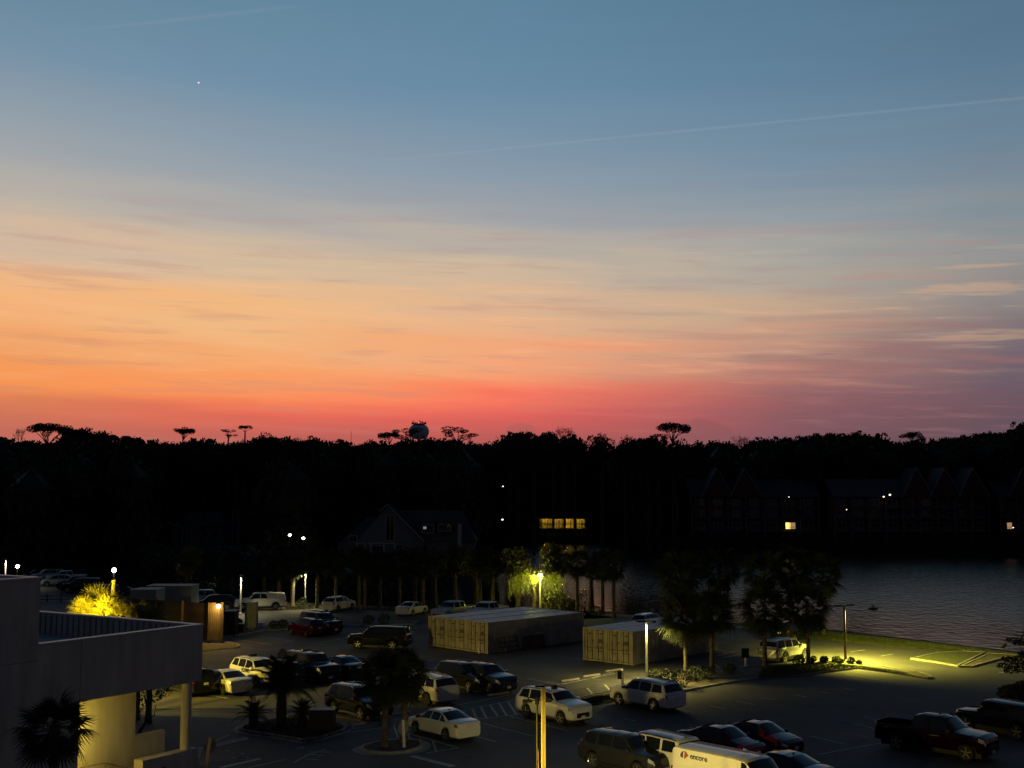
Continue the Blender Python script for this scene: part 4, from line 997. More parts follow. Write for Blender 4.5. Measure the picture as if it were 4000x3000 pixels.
# ================================================================== TIMBER ENCLOSURE, CABINETS, BOXES
e0 = G(863, 2516); 
e1 = e0 - BX*1.55 if False else G(813, 2522)
H1 = AT(863, 2352, e0.y).z
enc = empty('timber_enclosure', e0, 0, 'tall dark timber board enclosure with a bright lamp on its corner', 'enclosure')
def boards(p0, p1, z0, z1, wboard=.19):
    d = (p1-p0); n = int(d.length/wboard); d.normalize(); a = math.atan2(d.y, d.x)
    b = MB(); b.box(0, wboard-.012, -.012, .012, z0, z1); me = b.mesh('board', m_wood)
    for i in range(n):
        o = link('board', me, enc); q = p0+d*i*wboard-e0; o.location = (q.x, q.y, rnd.uniform(-.015, .015)); o.rotation_euler = (0, 0, a)
def post_(q, hh, w=.1):
    b = MB(); b.box(-w, w, -w, w, 0, hh); o = b.build('post', m_wood, enc); o.location = (q.x-e0.x, q.y-e0.y, 0); o.rotation_euler = (0, 0, GA)
ecn = e0 - Vector((math.cos(R(20)), -math.sin(R(20))*0, 0))*1.22
eL = e0 + Vector((-9.5, 4.6, 0))
boards(e0+Vector((-.12, -.12, 0)), ecn+Vector((0, -.14, 0)), .45, H1-.05); post_(e0, H1); post_(ecn, H1)
boards(ecn, eL, .35, H1-.1); 
for k in (.33, .66, 1.0): post_(ecn.lerp(eL, k)+Vector((0, -.12, 0)), H1)
b = MB(); b.box(-1.25, .1, -.16, -.10, .36, .44); b.build('bottom_rail', m_wood, enc)
fl = empty('wall_lantern', (e0.x-.22, e0.y-.30, AT(848, 2362, e0.y).z-.1), 0, 'glaring lantern on the enclosure corner', 'wall light')
b = MB(); b.lathe([(.05,-.22),(.15,-.14),(.16,.08),(.06,.16)], 14); b.build('globe', glow('lantern_glow', (1,.75,.28), 26), fl)
b = MB(); b.lathe([(.20,.17),(.03,.27)], 14); b.build('cap', m_darkmetal, fl)
b = MB(); b.box(-.03,.03,.03,.16,.1,.15); b.build('bracket', m_darkmetal, fl)
LANT = point('lamp', fl, (.05, -.6, -.05), 330, WARM, .1)
def boxthing(name, u0, u1, vb, vt, depth, m, label, cat, lid=None, legs=False, z=.0, yy=None):
    a, c = G(u0, vb), G(u1, vb)
    if yy: a, c = AT(u0, vb, yy), AT(u1, vb, yy); a.z = c.z = 0
    w = (c-a).length; h = AT(u0, vt, a.y).z
    t = empty(name, (a.x, a.y, z), math.atan2(c.y-a.y, c.x-a.x), label, cat)
    z0 = .35 if legs else 0
    b = MB(); b.bevbox(0, w, 0, depth, z0, h, .02); b.build('body', m, t)
    if lid: b = MB(); b.bevbox(-.04, w+.04, -.04, depth+.04, h+.001, h+.07, .02); b.build('lid', lid, t)
    if legs:
        for x_ in (.08, w-.16):
            for y_ in (.06, depth-.14): b = MB(); b.box(x_, x_+.08, y_, y_+.08, 0, z0); b.build('leg', m_darkmetal, t)
        b = MB(); b.box(w*.5-.006, w*.5+.006, -.006, 0, z0+.1, h-.1); b.build('door_gap', m_decal, t)
    return t
boxthing('utility_cabinet', 955, 1001, 2466, 2354, .7, m_cab, 'tall pale grey utility cabinet on legs behind the corner kerb', 'cabinet', None, True)
boxthing('waste_bin', 920, 950, 2474, 2440, .55, m_darkmetal, 'small dark waste bin left of the utility cabinet', 'bin', m_black)
boxthing('dumpster', 871, 916, 2486, 2390, 1.6, m_darkmetal, 'dark refuse container with a pale lid right of the enclosure', 'refuse container', m_cab)
boxthing('bench_block', 998, 1027, 2452, 2436, .5, m_whitep, 'low white block right of the utility cabinet', 'block', m_whitep)
boxthing('equipment_unit', 505, 608, 2420, 2306, 3.0, m_cab, 'large dull grey equipment box beyond the palms', 'equipment box', m_cab, yy=118)
boxthing('equipment_unit', 566, 745, 2420, 2291, 3.0, m_cab, 'second taller grey equipment box behind the timber enclosure', 'equipment box', m_cab, yy=125)
boxthing('electrical_box', 1205, 1302, 2862, 2786, .9, m_black, 'dark green electrical box in the cycad palm bed', 'electrical box', m_black, z=.1)
# low rail fence between the far car park and the building
fr = empty('rail_fence', G(150, 2400), 0, 'low dark rail fence beyond the canopy roof', 'fence')
q0 = G(130, 2352)-G(150, 2400); q1 = G(560, 2352)-G(150, 2400)
for i in range(9):
    q = q0.lerp(q1, i/8); b = MB(); b.box(-.07,.07,-.07,.07,0,1.0); o = b.build('post', m_wood, fr); o.location = q
for z_ in (.35, .75):
    b = MB(); b.tube([q0+Vector((0,-.09,z_)), q1+Vector((0,-.09,z_))], .05, 6); b.build('rail', m_wood, fr)

# ================================================================== HOUSES AND FLATS ACROSS THE WOODS
def gable(parent, x0, x1, y0, y1, zb, zr, along='x', m=None, over=.5):
    """gable roof over a rectangle, ridge along x or y"""
    b = MB(); m = m or m_shingle; th = .18
    if along == 'x':
        ym = (y0+y1)/2
        for ya in (y0-over, y1+over):
            zz = zb-(over*(zr-zb)/((y1-y0)/2))
            b.add([(x0-over, ya, zz),(x1+over, ya, zz),(x1+over, ym, zr),(x0-over, ym, zr),(x0-over, ya, zz-th),(x1+over, ya, zz-th),(x1+over, ym, zr-th),(x0-over, ym, zr-th)],
                  [(0,1,2,3),(7,6,5,4),(0,4,5,1),(1,5,6,2),(2,6,7,3),(3,7,4,0)])
    else:
        xm = (x0+x1)/2
        for xa in (x0-over, x1+over):
            zz = zb-(over*(zr-zb)/((x1-x0)/2))
            b.add([(xa, y0-over, zz),(xa, y1+over, zz),(xm, y1+over, zr),(xm, y0-over, zr),(xa, y0-over, zz-th),(xa, y1+over, zz-th),(xm, y1+over, zr-th),(xm, y0-over, zr-th)],
                  [(0,1,2,3),(7,6,5,4),(0,4,5,1),(1,5,6,2),(2,6,7,3),(3,7,4,0)])
    return b.build('roof', m, parent)
def window(parent, x, y, z, w, h, lit=None, n=2, name='window', face=-1):
    b = MB(); b.box(x-w/2-.1, x+w/2+.1, y-.10, y-.02, z-.1, z+h+.1); f = b.build(name, m_trim, parent)
    for i in range(n):
        xa = x-w/2+i*w/n+.05; xb = x-w/2+(i+1)*w/n-.05
        b = MB(); b.box(xa, xb, y-.13, y-.101, z+.05, z+h-.05); b.build('pane', lit[i] if isinstance(lit, (list, tuple)) else (lit or m_win), f)
    return f
# gabled beach house in the middle left
hp = AT(1530, 2178, 235); hp.z = 0
sc = 235/FPX
hs = empty('gabled_house', hp, 0, 'dark grey house with a tall front gable beyond the palms', 'house')
def hx(u): return (u-1530)*sc
def hz(v): return CAMH-(v-1935)*sc
b = MB(); b.box(hx(1400), hx(1655), 0, 10, 0, hz(2108), None); b.build('wall', m_siding, hs)
gw = MB(); gw.add([(hx(1400),-.05,hz(2108)),(hx(1655),-.05,hz(2108)),(hx(1513),-.05,hz(1975)),(hx(1400),3,hz(2108)),(hx(1655),3,hz(2108)),(hx(1513),3,hz(1975))], [(0,1,2),(5,4,3),(0,2,5,3),(1,4,5,2),(0,3,4,1)]); gw.build('gable_wall', m_siding, hs)
rr = MB()
for ua, va in ((1483, 1995), (1658, 2112)):
    rr.add([(hx(1513),-.7,hz(1968)),(hx(ua),-.7,hz(va)),(hx(ua),9,hz(va)),(hx(1513),9,hz(1968)),(hx(1513),-.7,hz(1968)-.25),(hx(ua),-.7,hz(va)-.25),(hx(ua),9,hz(va)-.25),(hx(1513),9,hz(1968)-.25)], [(0,1,2,3),(7,6,5,4),(0,4,5,1),(1,5,6,2),(3,2,6,7),(0,3,7,4)])
rr.build('roof', m_shingle, hs)
for ua, va in ((1483, 1995), (1658, 2112)):
    b = MB(); b.tube([(hx(1513),-.74,hz(1968)-.12),(hx(ua),-.74,hz(va)-.12)], .12, 6); b.build('barge_board', m_trim, hs)
b = MB(); b.box(hx(1655), hx(1850), .5, 9, 0, hz(2110)); b.build('wall', m_siding, hs)
b = MB(); b.add([(hx(1540),3,hz(1995)),(hx(1800),3,hz(1995)),(hx(1860),-.3,hz(2112)),(hx(1650),-.3,hz(2112)),(hx(1540),9,hz(1995)),(hx(1800),9,hz(1995)),(hx(1860),9,hz(2112)),(hx(1650),9,hz(2112))],[(0,3,2,1),(1,2,6,5),(0,1,5,4),(2,3,7,6)]); b.build('roof', m_shingle, hs)
b = MB(); b.add([(hx(1400),-.2,hz(2115)),(hx(1330),-.2,hz(2115)),(hx(1420),5,hz(2020)),(hx(1500),5,hz(2020)),(hx(1400),9,hz(2115)),(hx(1330),9,hz(2115))],[(0,1,2,3),(1,5,2),(0,3,4)]); b.build('roof', m_shingle, hs)
b = MB(); b.box(hx(1320), hx(1400), .6, 8, 0, hz(2117)); b.build('wall', m_siding, hs)
for (ua, ub, va, vb, n) in ((1507,1538,2012,2110,2),(1648,1690,2050,2080,4),(1712,1756,2048,2073,4),(1365,1395,2092,2115,2),(1455,1500,2130,2168,3),(1546,1570,2125,2160,2)):
    y_ = 0 if ub < 1640 else (.5 if va > 2110 else -.1)
    if va < 2100 and ub > 1640:
        b = MB(); b.box(hx(ua-6), hx(ub+6), -.05, 6, hz(vb+4), hz(va-6)); b.build('dormer', m_siding, hs)
        b = MB(); b.add([(hx(ua-9),-.5,hz(va-5)),(hx(ub+9),-.5,hz(va-5)),(hx(ub-20),6,hz(va-32)),(hx(ua-45),6,hz(va-32))],[(0,1,2,3)]); b.build('dormer_roof', m_shingle, hs)
    window(hs, (hx(ua)+hx(ub))/2, y_-.06, hz(vb), hx(ub)-hx(ua), hz(va)-hz(vb), n=n)
o = window(hs, (hx(1648)+hx(1668))/2, -.35, hz(2066), hx(1662)-hx(1650), .55, lit=glow('dim_window', (.7,.75,.7), .35), n=2)
for u in (1398, 1430, 1452, 1503, 1545):
    b = MB(); b.box(hx(u)-.15, hx(u)+.15, -1.9, -1.6, 0, hz(2117)); b.build('porch_post', m_trim, hs)
b = MB(); b.box(hx(1395), hx(1550), -2.0, -1.5, hz(2121), hz(2117)); b.build('porch_beam', m_trim, hs)
b = MB(); b.box(hx(1785), hx(1800), -.4, .4, 0, hz(2045)); b.build('chimney', m_trim, hs)
# second house to its left
hp = AT(735, 2110, 262); hp.z = 0; sc = 262/FPX
h2 = empty('low_house', hp, 0, 'dark low house with a hipped porch left in the woods', 'house')
def hx(u): return (u-735)*sc
b = MB(); b.box(hx(672), hx(890), 0, 9, 0, hz(2056)); b.build('wall', m_siding, h2)
b = MB(); b.add([(hx(660),-1,hz(2058)),(hx(880),-1,hz(2054)),(hx(840),4,hz(2000)),(hx(720),4,hz(2005)),(hx(660),9,hz(2058)),(hx(880),9,hz(2054))],[(0,1,2,3),(0,3,4),(1,5,2),(3,2,5,4)]); b.build('roof', m_shingle, h2)
b = MB(); b.tube([(hx(660),-1.05,hz(2040)),(hx(716),-1.05,hz(2061)),(hx(775),-1.05,hz(2058))], .1, 6); b.build('eave_board', m_trim, h2)
for u in (716, 735, 750): b = MB(); b.box(hx(u)-.18, hx(u)+.18, -.9, -.6, 0, hz(2062)); b.build('porch_post', m_trim, h2)
b = MB(); b.box(hx(903), hx(935), 0, 3, 0, hz(1990)); b.box(hx(907), hx(931), -.1, 3.1, hz(1990), hz(1986)); b.build('chimney', m_siding, h2)
for u in (745, 800, 840): window(h2, hx(u), -.05, hz(2092), 1.5, 1.3)
# flats across the lagoon
lit_y = glow('lit_window', (1,.62,.12), 2.2); lit_d = glow('dim_warm_window', (1,.6,.3), .35)
def condo(u0, u1, y, label, peaks, lits, nb):
    p = AT(u0, 2072, y); p.z = 0; sc = y/FPX
    t = empty('apartment_building', p, 0, label, 'apartment building')
    X0 = 0; X1 = (u1-u0)*sc; Z = lambda v: CAMH-(v-1935)*sc
    b = MB(); b.box(X0, X1, 0, 12, 0, Z(1936)); b.build('wall', m_redsid, t)
    levels = [2072, 2022, 1982]
    gable(t, X0, X1, -1.5, 13, Z(1936), Z(1872), 'x')
    for pu in peaks:
        px = (pu-u0)*sc; hw = 62*sc
        b = MB(); b.add([(px-hw*.9,-2.2,Z(1940)),(px+hw,-2.2,Z(1940)),(px,-2.2,Z(1832)),(px-hw*.9,5,Z(1940)),(px+hw,5,Z(1940)),(px,5,Z(1832))],[(0,1,2),(5,4,3),(0,2,5,3),(1,4,5,2),(0,3,4,1)]); b.build('gable', m_redsid, t)
        for s_ in (-.95, 1.05):
            b = MB(); b.tube([(px,-2.4,Z(1829)),(px+hw*s_,-2.4,Z(1942))], .13, 6); b.build('barge_board', m_trim, t)
            b = MB(); b.add([(px,-2.6,Z(1828)),(px+hw*s_*1.04,-2.6,Z(1944)),(px+hw*s_*1.04,6,Z(1944)),(px,6,Z(1828))],[(0,1,2,3)]); b.build('gable_roof', m_shingle, t)
    for v in levels:
        b = MB(); b.box(X0, X1, -1.9, -.02, Z(v)-.2, Z(v)); b.build('balcony_slab', m_siding, t)
        b = MB(); b.box(X0, X1, -1.95, -1.87, Z(v)+.95, Z(v)+1.05); b.build('balcony_rail', m_siding, t)
    for i in range(nb+1):
        x = X0+(X1-X0)*i/nb; b = MB(); b.box(x-.13, x+.13, -1.85, -1.6, 0, Z(1938)); b.build('balcony_post', m_siding, t)
    for v in levels:
        for i in range(nb):
            x = X0+(X1-X0)*(i+.5)/nb; uu = u0+x/sc
            lit = None
            for lu, lv, mm in lits:
                if abs(uu-lu) < (u1-u0)/nb*.5 and abs(v-lv) < 22: lit = mm
            window(t, x, -.03, Z(v)+.45, 2.6 if lit else 2.2, 1.7, lit, 2)
    return t
condo(2700, 3190, 312, 'long brown apartment building across the lagoon with one lit window', (2795, 2905), [(3118, 2060, [lit_y, lit_d])], 7)
condo(3255, 3850, 306, 'brown apartment building with three steep gables across the lagoon', (3573, 3680, 3790), [], 9)
condo(3900, 4300, 312, 'apartment building at the right edge with a faint lit corner', (3990,), [(3933, 2060, [m_win, lit_d])], 6)
# low motel-like block with lit walkways
p = AT(2108, 2072, 385); p.z = 0; sc = 385/FPX
mo = empty('lit_gallery_building', p, R(-3), 'low two-storey building with yellow-lit galleries beyond the lagoon', 'building')
Z = lambda v: CAMH-(v-1935)*sc
Wm = (2285-2108)*sc
b = MB(); b.box(0, Wm, 0, 8, 0, Z(2026)); b.build('wall', mat('gallery_wall', (.45,.36,.16), .9), mo)
b = MB(); b.box(-1, Wm+1, -2.2, 9, Z(2026), Z(2021)); b.build('roof', m_shingle, mo)
for v in (2045, 2063): b = MB(); b.box(-.3, Wm+.3, -2.0, -.01, Z(v)-.18, Z(v)+.1); b.build('gallery_slab', m_conc, mo)
for i in range(9): b = MB(); b.box(i*Wm/8-.1, i*Wm/8+.1, -1.9, -1.7, 0, Z(2026)); b.build('gallery_post', m_rust, mo)
for i in range(8):
    for v in (2045, 2063): 
        b = MB(); b.box((i+.25)*Wm/8, (i+.5)*Wm/8, -.06, -.01, Z(v)+.1, Z(v)+1.25); b.build('door', mat('gallery_door', (.12,.07,.03), .7), mo)
for i in range(4):
    for v in (2043, 2061): point('lamp', mo, ((i+.5)*Wm/4, -1.1, Z(v)+1.15), 55 if (i, v) != (2, 2061) else 150, (1,.72,.10), .15)
# small glints
for u, v, y, s_, lb in ((1963,2032,300,.3,'tiny warm lamp left of the lit gallery building'),(2570,2050,300,.14,'small dim lamp in the woods above the lagoon'),(3440,1943,303,.28,'left of two small white lamps by the gables'),(3464,1936,303,.32,'right of two small white lamps by the gables'),(3073,1943,309,.14,'small lamp on the long apartment building'),(3296,1992,303,.16,'faint lamp between the apartment buildings'),(162,2006,300,.16,'faint lamp deep in the left woods'),(1965,1902,330,.22,'warm lamp high in the trees'),(3942,2062,309,.2,'lamp at the right apartment corner')):
    p = AT(u, v, y); t = empty('distant_lamp', (p.x, p.y-2.5, 0), 0, lb, 'lamp', 'distant lamps')
    b = MB(); b.tube([(0,0,0),(0,0,p.z)], .06, 6); b.build('pole', m_darkmetal, t)
    b = MB(); b.lathe([(.05, p.z),(s_, p.z+s_*.6),(.05, p.z+s_*1.3)], 8); b.build('globe', glow('glint_glow', (1,.85,.6), 3.0), t)

# ================================================================== WATER TOWER
p = AT(1636, 1720, 720); p.z = 0; sc = 720/FPX; Z = lambda v: CAMH-(v-1935)*sc
wt = empty('water_tower', p, 0, 'round water tower with aerials on its top behind the tree line', 'water tower')
rr_ = 40*sc; zc = (Z(1662)+Z(1712))/2; hh = (Z(1657)-Z(1718))/2
pf = [(.3, zc-hh)]+[(rr_*math.cos(a)**.8, zc+hh*math.sin(a)) for a in [R(x) for x in range(-80, 81, 10)]]+[(rr_*.62, zc+hh*.99),(.3, zc+hh)]
b = MB(); b.lathe(pf, 32); link('tank', autosm(b.mesh('tank', m_tank)), wt)
for k in range(8):
    a = 2*PI*k/8+.15; b = MB(); b.tube([(rr_*.8*math.cos(a), rr_*.8*math.sin(a), 0),(rr_*.8*math.cos(a), rr_*.8*math.sin(a), zc)], .35, 8); b.build('leg', m_tank, wt)
b = MB(); b.tube([(0,0,0),(0,0,zc)], 1.0, 12); b.build('riser', m_tank, wt)
for k in range(18):
    a = 2*PI*k/18; ht = rnd.uniform(.9, 2.2); b = MB(); b.box(-.22,.22,-.22,.22,0,ht); o = b.build('aerial', m_darkmetal, wt); o.location = (rr_*.68*math.cos(a), rr_*.68*math.sin(a), zc+hh*.93)
b = MB(); b.lathe([(rr_*.72, zc+hh*.95),(rr_*.72, zc+hh*1.0)], 24); b.build('top_ring', m_darkmetal, wt)
b = MB(); b.lathe([(.05, zc+hh+.2),(.35, zc+hh+.6),(.05, zc+hh+1.1)], 8); b.build('beacon', glow('beacon_glow', (1,.12,.2), 3), wt)
p = AT(1372, 1700, 900); p.z = 0; t = empty('radio_mast', p, 0, 'thin radio mast above the distant woods', 'mast')
b = MB(); b.tube([(0,0,0),(0,0,CAMH+(1935-1686)*900/FPX)], .14, 6); b.build('mast', m_darkmetal, t)

# ================================================================== BIRDS
def duck(loc, rz, s, label):
    m_b = mat('duck_feather', (.03,.028,.025), .8)
    t = empty('duck', loc, rz, label, 'duck', 'ducks on the lagoon')
    b = MB(); b.tube([(-.26,0,.14),(-.2,0,.10),(-.08,0,.07),(.06,0,.07),(.16,0,.09),(.19,0,.18),(.20,0,.26),(.22,0,.32),(.27,0,.31),(.30,0,.30)], [.01,.05,.10,.105,.07,.04,.036,.052,.035,.012], 12)
    me = autosm(b.mesh('body', m_b), 60); me.transform(Matrix.Diagonal((s,s,s,1))); link('body', me, t)
    b = MB(); b.tube([(.29,0,.305),(.36,0,.295)], [.018,.010], 6); me = b.mesh('bill', mat('duck_bill', (.12,.09,.02), .6)); me.transform(Matrix.Diagonal((s,s,s,1))); link('bill', me, t)
p = G(3403, 2380, WZ); duck((p.x, p.y, WZ-.03), R(10), 1.5, 'left duck of the two swimming on the lagoon')
p = G(3418, 2380, WZ); duck((p.x, p.y, WZ-.03), R(170), 1.5, 'right duck of the two swimming on the lagoon')
gp = G(3921, 2541, 0)
gs_ = empty('goose', (gp.x, gp.y, 0), R(25), 'goose standing on the bank at the right', 'goose')
m_g = mat('goose_feather', (.07,.06,.05), .8); m_gn = mat('goose_neck', (.015,.015,.015), .7)
b = MB(); b.tube([(-.48,0,.34),(-.36,0,.36),(-.18,0,.38),(.05,0,.40),(.2,0,.46),(.28,0,.56),(.30,0,.70),(.29,0,.84),(.31,0,.93),(.37,0,.94),(.42,0,.92)], [.012,.08,.15,.17,.12,.065,.045,.04,.055,.045,.015], 14); link('body', autosm(b.mesh('body', m_g), 60), gs_)
b = MB(); b.tube([(.41,0,.925),(.49,0,.905)], [.022,.010], 8); b.build('bill', m_gn, gs_)
for sy in (1, -1):
    b = MB(); b.tube([(0,sy*.07,.28),(.02,sy*.07,.13),(0,sy*.07,.01)], [.03,.016,.014], 8); b.tube([(0,sy*.07,.012),(.11,sy*.07,.01)], [.02,.035], 6); b.build('leg', m_gn, gs_)
# ================================================================== PLANTS
def fan_frond(seed, stem=1.05, blade=.95, nb=19, droop=.32, w=.085):
    r = random.Random(seed); b = MB(); pts = []
    for i in range(6):
        t = i/5; pts.append(Vector((stem*t, 0, -.18*stem*t*t)))
    b.tube(pts, [.022,.018,.015,.013,.012,.01], 4, cap=False)
    tip = pts[-1]
    for k in range(nb):
        a = (k/(nb-1)-.5)*R(250); ln = blade*(1-.28*abs(k/(nb-1)-.5)*2)*r.uniform(.88, 1.08)
        d = Vector((math.cos(a), math.sin(a), 0)); s = Vector((-d.y, d.x, 0)); vs = []
        for j in range(5):
            t = j/4; ww = w*(.35+1.3*t if t < .5 else (1-t)*2*.95+.04); z = -.12*math.sin(t*2.2)*t-droop*ln*t*t*r.uniform(.8, 1.3)
            c = tip+d*ln*t+Vector((0, 0, z)); vs += [c-s*ww*.5+Vector((0,0,.012*(1-t))), c+s*ww*.5+Vector((0,0,.012*(1-t)))]
        b.add(vs, [(2*j, 2*j+1, 2*j+3, 2*j+2) for j in range(4)])
    return b
def feather_frond(seed, ln=1.7, nb=26, lw=.03, ll=.42):
    r = random.Random(seed); b = MB(); pts = [Vector((ln*t, 0, .32*ln*math.sin(t*2.0)*.5-.62*ln*t*t*t*.7)) for t in [i/8 for i in range(9)]]
    b.tube(pts, [.025-.0025*i for i in range(9)], 4, cap=False)
    for k in range(nb):
        t = .12+.86*k/nb; i = min(7, int(t*8)); p = pts[i].lerp(pts[i+1], t*8-i); l_ = ll*math.sin(PI*min(1, .15+t*.88))**.6*r.uniform(.9, 1.1)
        for sy in (1, -1):
            d = Vector((.55, sy*.82, -.10-.25*t)).normalized(); s = Vector((.9, -sy*.4, 0)).normalized()*lw
            e = p+d*l_+Vector((0,0,-.22*l_)); m_ = p+d*l_*.55
            b.add([p-s*.4, p+s*.4, m_+s*.6, e, m_-s*.6], [(0,1,2,4),(4,2,3)])
    return b
FR_ = [fan_frond(s).mesh('frond', m_frond, fix=False) for s in (1, 2, 3)]
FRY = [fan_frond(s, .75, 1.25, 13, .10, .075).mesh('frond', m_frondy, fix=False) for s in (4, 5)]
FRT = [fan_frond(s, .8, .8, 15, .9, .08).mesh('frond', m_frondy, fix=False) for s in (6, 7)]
FEA = [feather_frond(s).mesh('frond', m_frond, fix=False) for s in (8, 9)]
def trunk_obj(t, h, r0=.17, r1=.15, lean=(0,0), m=m_trunk, boots=True, name='trunk', seed=0):
    r = random.Random(seed); b = MB(); n = 9
    pts = [Vector((lean[0]*(i/n)**1.4, lean[1]*(i/n)**1.4, h*i/n)) for i in range(n+1)]
    b.tube(pts, [(r0*1.35 if i == 0 else r0+(r1-r0)*i/n)*r.uniform(.94, 1.07) for i in range(n+1)], 10)
    if boots:
        for k in range(int(h*9)):
            q = r.uniform(.35, 1); i = min(n-1, int(q*n)); p = pts[i].lerp(pts[i+1], q*n-i); a = r.uniform(0, 2*PI); rr = r1*.9
            d = Vector((math.cos(a), math.sin(a), 0)); s = Vector((-d.y, d.x, 0))*.05
            b.add([p+d*rr-s, p+d*rr+s, p+d*(rr+.09)+Vector((0,0,.22))+s*.5, p+d*(rr+.09)+Vector((0,0,.22))-s*.5, p+d*rr*.8+Vector((0,0,.1))], [(0,1,2,3),(0,3,4),(1,4,2),(0,4,1)])
    me = b.mesh(name, m); o = link(name, autosm(me, 40), t); return pts[-1]
def palm(base, h, R_, label, grp='cabbage palms', n=44, seed=0, meshes=None, lean=(0,0), r0=.17, low=-65, merged=False, name='palm_tree', skirt=0, cat='palm', boots=True):
    n = int(n*1.35)
    r = random.Random(seed); t = empty(name, base, r.uniform(0, 6), label, cat, grp)
    top = trunk_obj(t, h, r0, r0*.85, lean, boots=boots, seed=seed) if h > .3 else Vector((0, 0, h))
    meshes = meshes or FR_; s0 = R_/1.75
    acc = MB(); cnt = n+skirt
    for k in range(cnt):
        q = (k+.5)/n; el = R(low+(88-low)*min(1, q**1.15)) if k < n else R(r.uniform(-85, -60)); a = k*2.39996+r.uniform(-.2, .2)
        s = s0*r.uniform(.85, 1.1)*(1-.15*(el > R(60)))
        mt = Matrix.Translation(top+Vector((0, 0, r.uniform(-.12, .1)))) @ Matrix.Rotation(a, 4, 'Z') @ Matrix.Rotation(-el, 4, 'Y') @ Matrix.Rotation(r.uniform(-.7, .7), 4, 'X') @ Matrix.Scale(s, 4)
        me = (FRT if k >= n else meshes)[k % 2]
        if merged:
            vs = [mt @ v.co for v in me.vertices]; acc.add(vs, [tuple(p.vertices) for p in me.polygons])
        else:
            o = link('frond', me, t); o.matrix_local = mt
    if merged: acc.build('crown', m_frond, t, fix=False)
    return t
def palm_at(u, vb, uc, vc, rpx, label, **k):
    """trunk foot seen at (u,vb), crown centre seen at (uc,vc)"""
    z0 = k.pop('z0', .1); p = G(u, vb, z0); c = AT(uc, vc, p.y)
    return palm(p, c.z-z0, rpx*p.y/FPX, label, lean=(0, 0), **k)
# palm against the building (foreground left)
p = AT(215, 2830, 44.5); palm((p.x, p.y, 0), p.z-.1, 1.42, 'dark fan palm in front of the white building', n=32, seed=1, low=-45, grp='fan palms by the building')
# twin palms of the oval bed
palm_at(1503, 2916, 1493, 2640, 118, 'left palm of the twin palms in the oval bed', n=46, seed=2, low=-60)
palm_at(1578, 2896, 1582, 2632, 112, 'right palm of the twin palms in the oval bed', n=44, seed=3, low=-60)
# palms of the long strip
palm_at(2680, 2652, 2672, 2400, 110, 'strip palm with yellow-lit hanging dead fronds', n=42, seed=4, skirt=14, low=-60)
palm_at(2782, 2632, 2795, 2388, 106, 'strip palm second from the left, right of the lit one', n=44, seed=5, low=-50)
palm_at(2988, 2600, 2966, 2376, 106, 'strip palm just left of the pale boxy SUV', n=39, seed=6, low=-58)
palm_at(3158, 2593, 3168, 2370, 108, 'strip palm just right of the pale boxy SUV', n=39, seed=7, low=-58)
# taller palms by the lagoon behind the strip
for i, (u, vb, uc, vc, rp, lb) in enumerate(((2655,2470,2632,2240,108,'big dark palm above the right containers'),(2815,2462,2812,2222,98,'palm second from left in the lagoon-side group'),
    (2985,2478,2972,2232,98,'palm third from left in the lagoon-side group'),(3095,2470,3100,2220,100,'palm fourth from left in the lagoon-side group'),(3215,2478,3216,2240,98,'rightmost palm of the lagoon-side group against the water'),
    (2355,2402,2330,2200,68,'tall palm left of the pair behind the containers'),(2398,2414,2404,2205,70,'tall palm right of the pair behind the containers'),(2255,2396,2240,2195,64,'tall dark palm right of the lit willow'))):
    palm_at(u, vb, uc, vc, rp, lb, n=39, seed=10+i, merged=True, low=-68, r0=.2)
# palms along the sandy verge
for i, (u, vb, vc, rp, lb) in enumerate(((1142,2368,2205,58,'palm with a brightly lit trunk at the sandy verge'),(1088,2362,2215,52,'palm with a dimmer trunk left of the brightly lit one'),(1238,2372,2185,55,'verge palm right of the back lamp post'),
    (1310,2372,2190,58,'verge palm above the small white SUV'),(1402,2382,2180,60,'verge palm right of the small white SUV'),(1424,2380,2200,55,'verge palm close beside its neighbour left of the white sedan'),(1485,2380,2195,55,'verge palm midway to the small white sedan'),
    (1560,2386,2190,58,'verge palm left of the small white sedan'),(1652,2388,2205,56,'verge palm right of the small white sedan'),(1030,2360,2200,55,'verge palm above the camper-shell pickup'),(905,2345,2195,60,'verge palm left of the camper-shell pickup'),
    (727,2335,2196,60,'leaning lit palm trunk beside its lamp post'),(744,2332,2180,58,'brighter lit palm trunk right of its lamp post'),(600,2310,2170,60,'dark palm behind the equipment boxes'))):
    lit_ = 11 <= i <= 12
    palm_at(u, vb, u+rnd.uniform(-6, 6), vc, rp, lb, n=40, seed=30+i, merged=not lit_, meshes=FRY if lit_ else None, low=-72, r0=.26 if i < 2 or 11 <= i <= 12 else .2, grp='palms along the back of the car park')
# bright fan palms below the flood light
for i, (u, v, y, rp, h, lb) in enumerate(((330,2385,73,62,1.2,'yellow-lit fan palm, leftmost of the bright clump'),(385,2350,74.5,72,1.9,'tallest yellow-lit fan palm of the bright clump'),(420,2385,72,66,1.3,'yellow-lit fan palm behind the orange post'),
    (470,2400,72,60,1.0,'yellow-lit fan palm right of the orange post'),(545,2400,71,54,.9,'dimmer fan palm between the clump and the enclosure'),(592,2412,70,50,.8,'smallest fan palm nearest the roof corner'))):
    p = AT(u, v, y); palm((p.x, p.y, 0), p.z, rp*y/FPX*1.15, lb, grp='lit fan palms behind the canopy roof', n=30, seed=60+i, meshes=FRY, low=-8, name='palm_tree', cat='palm', boots=False)
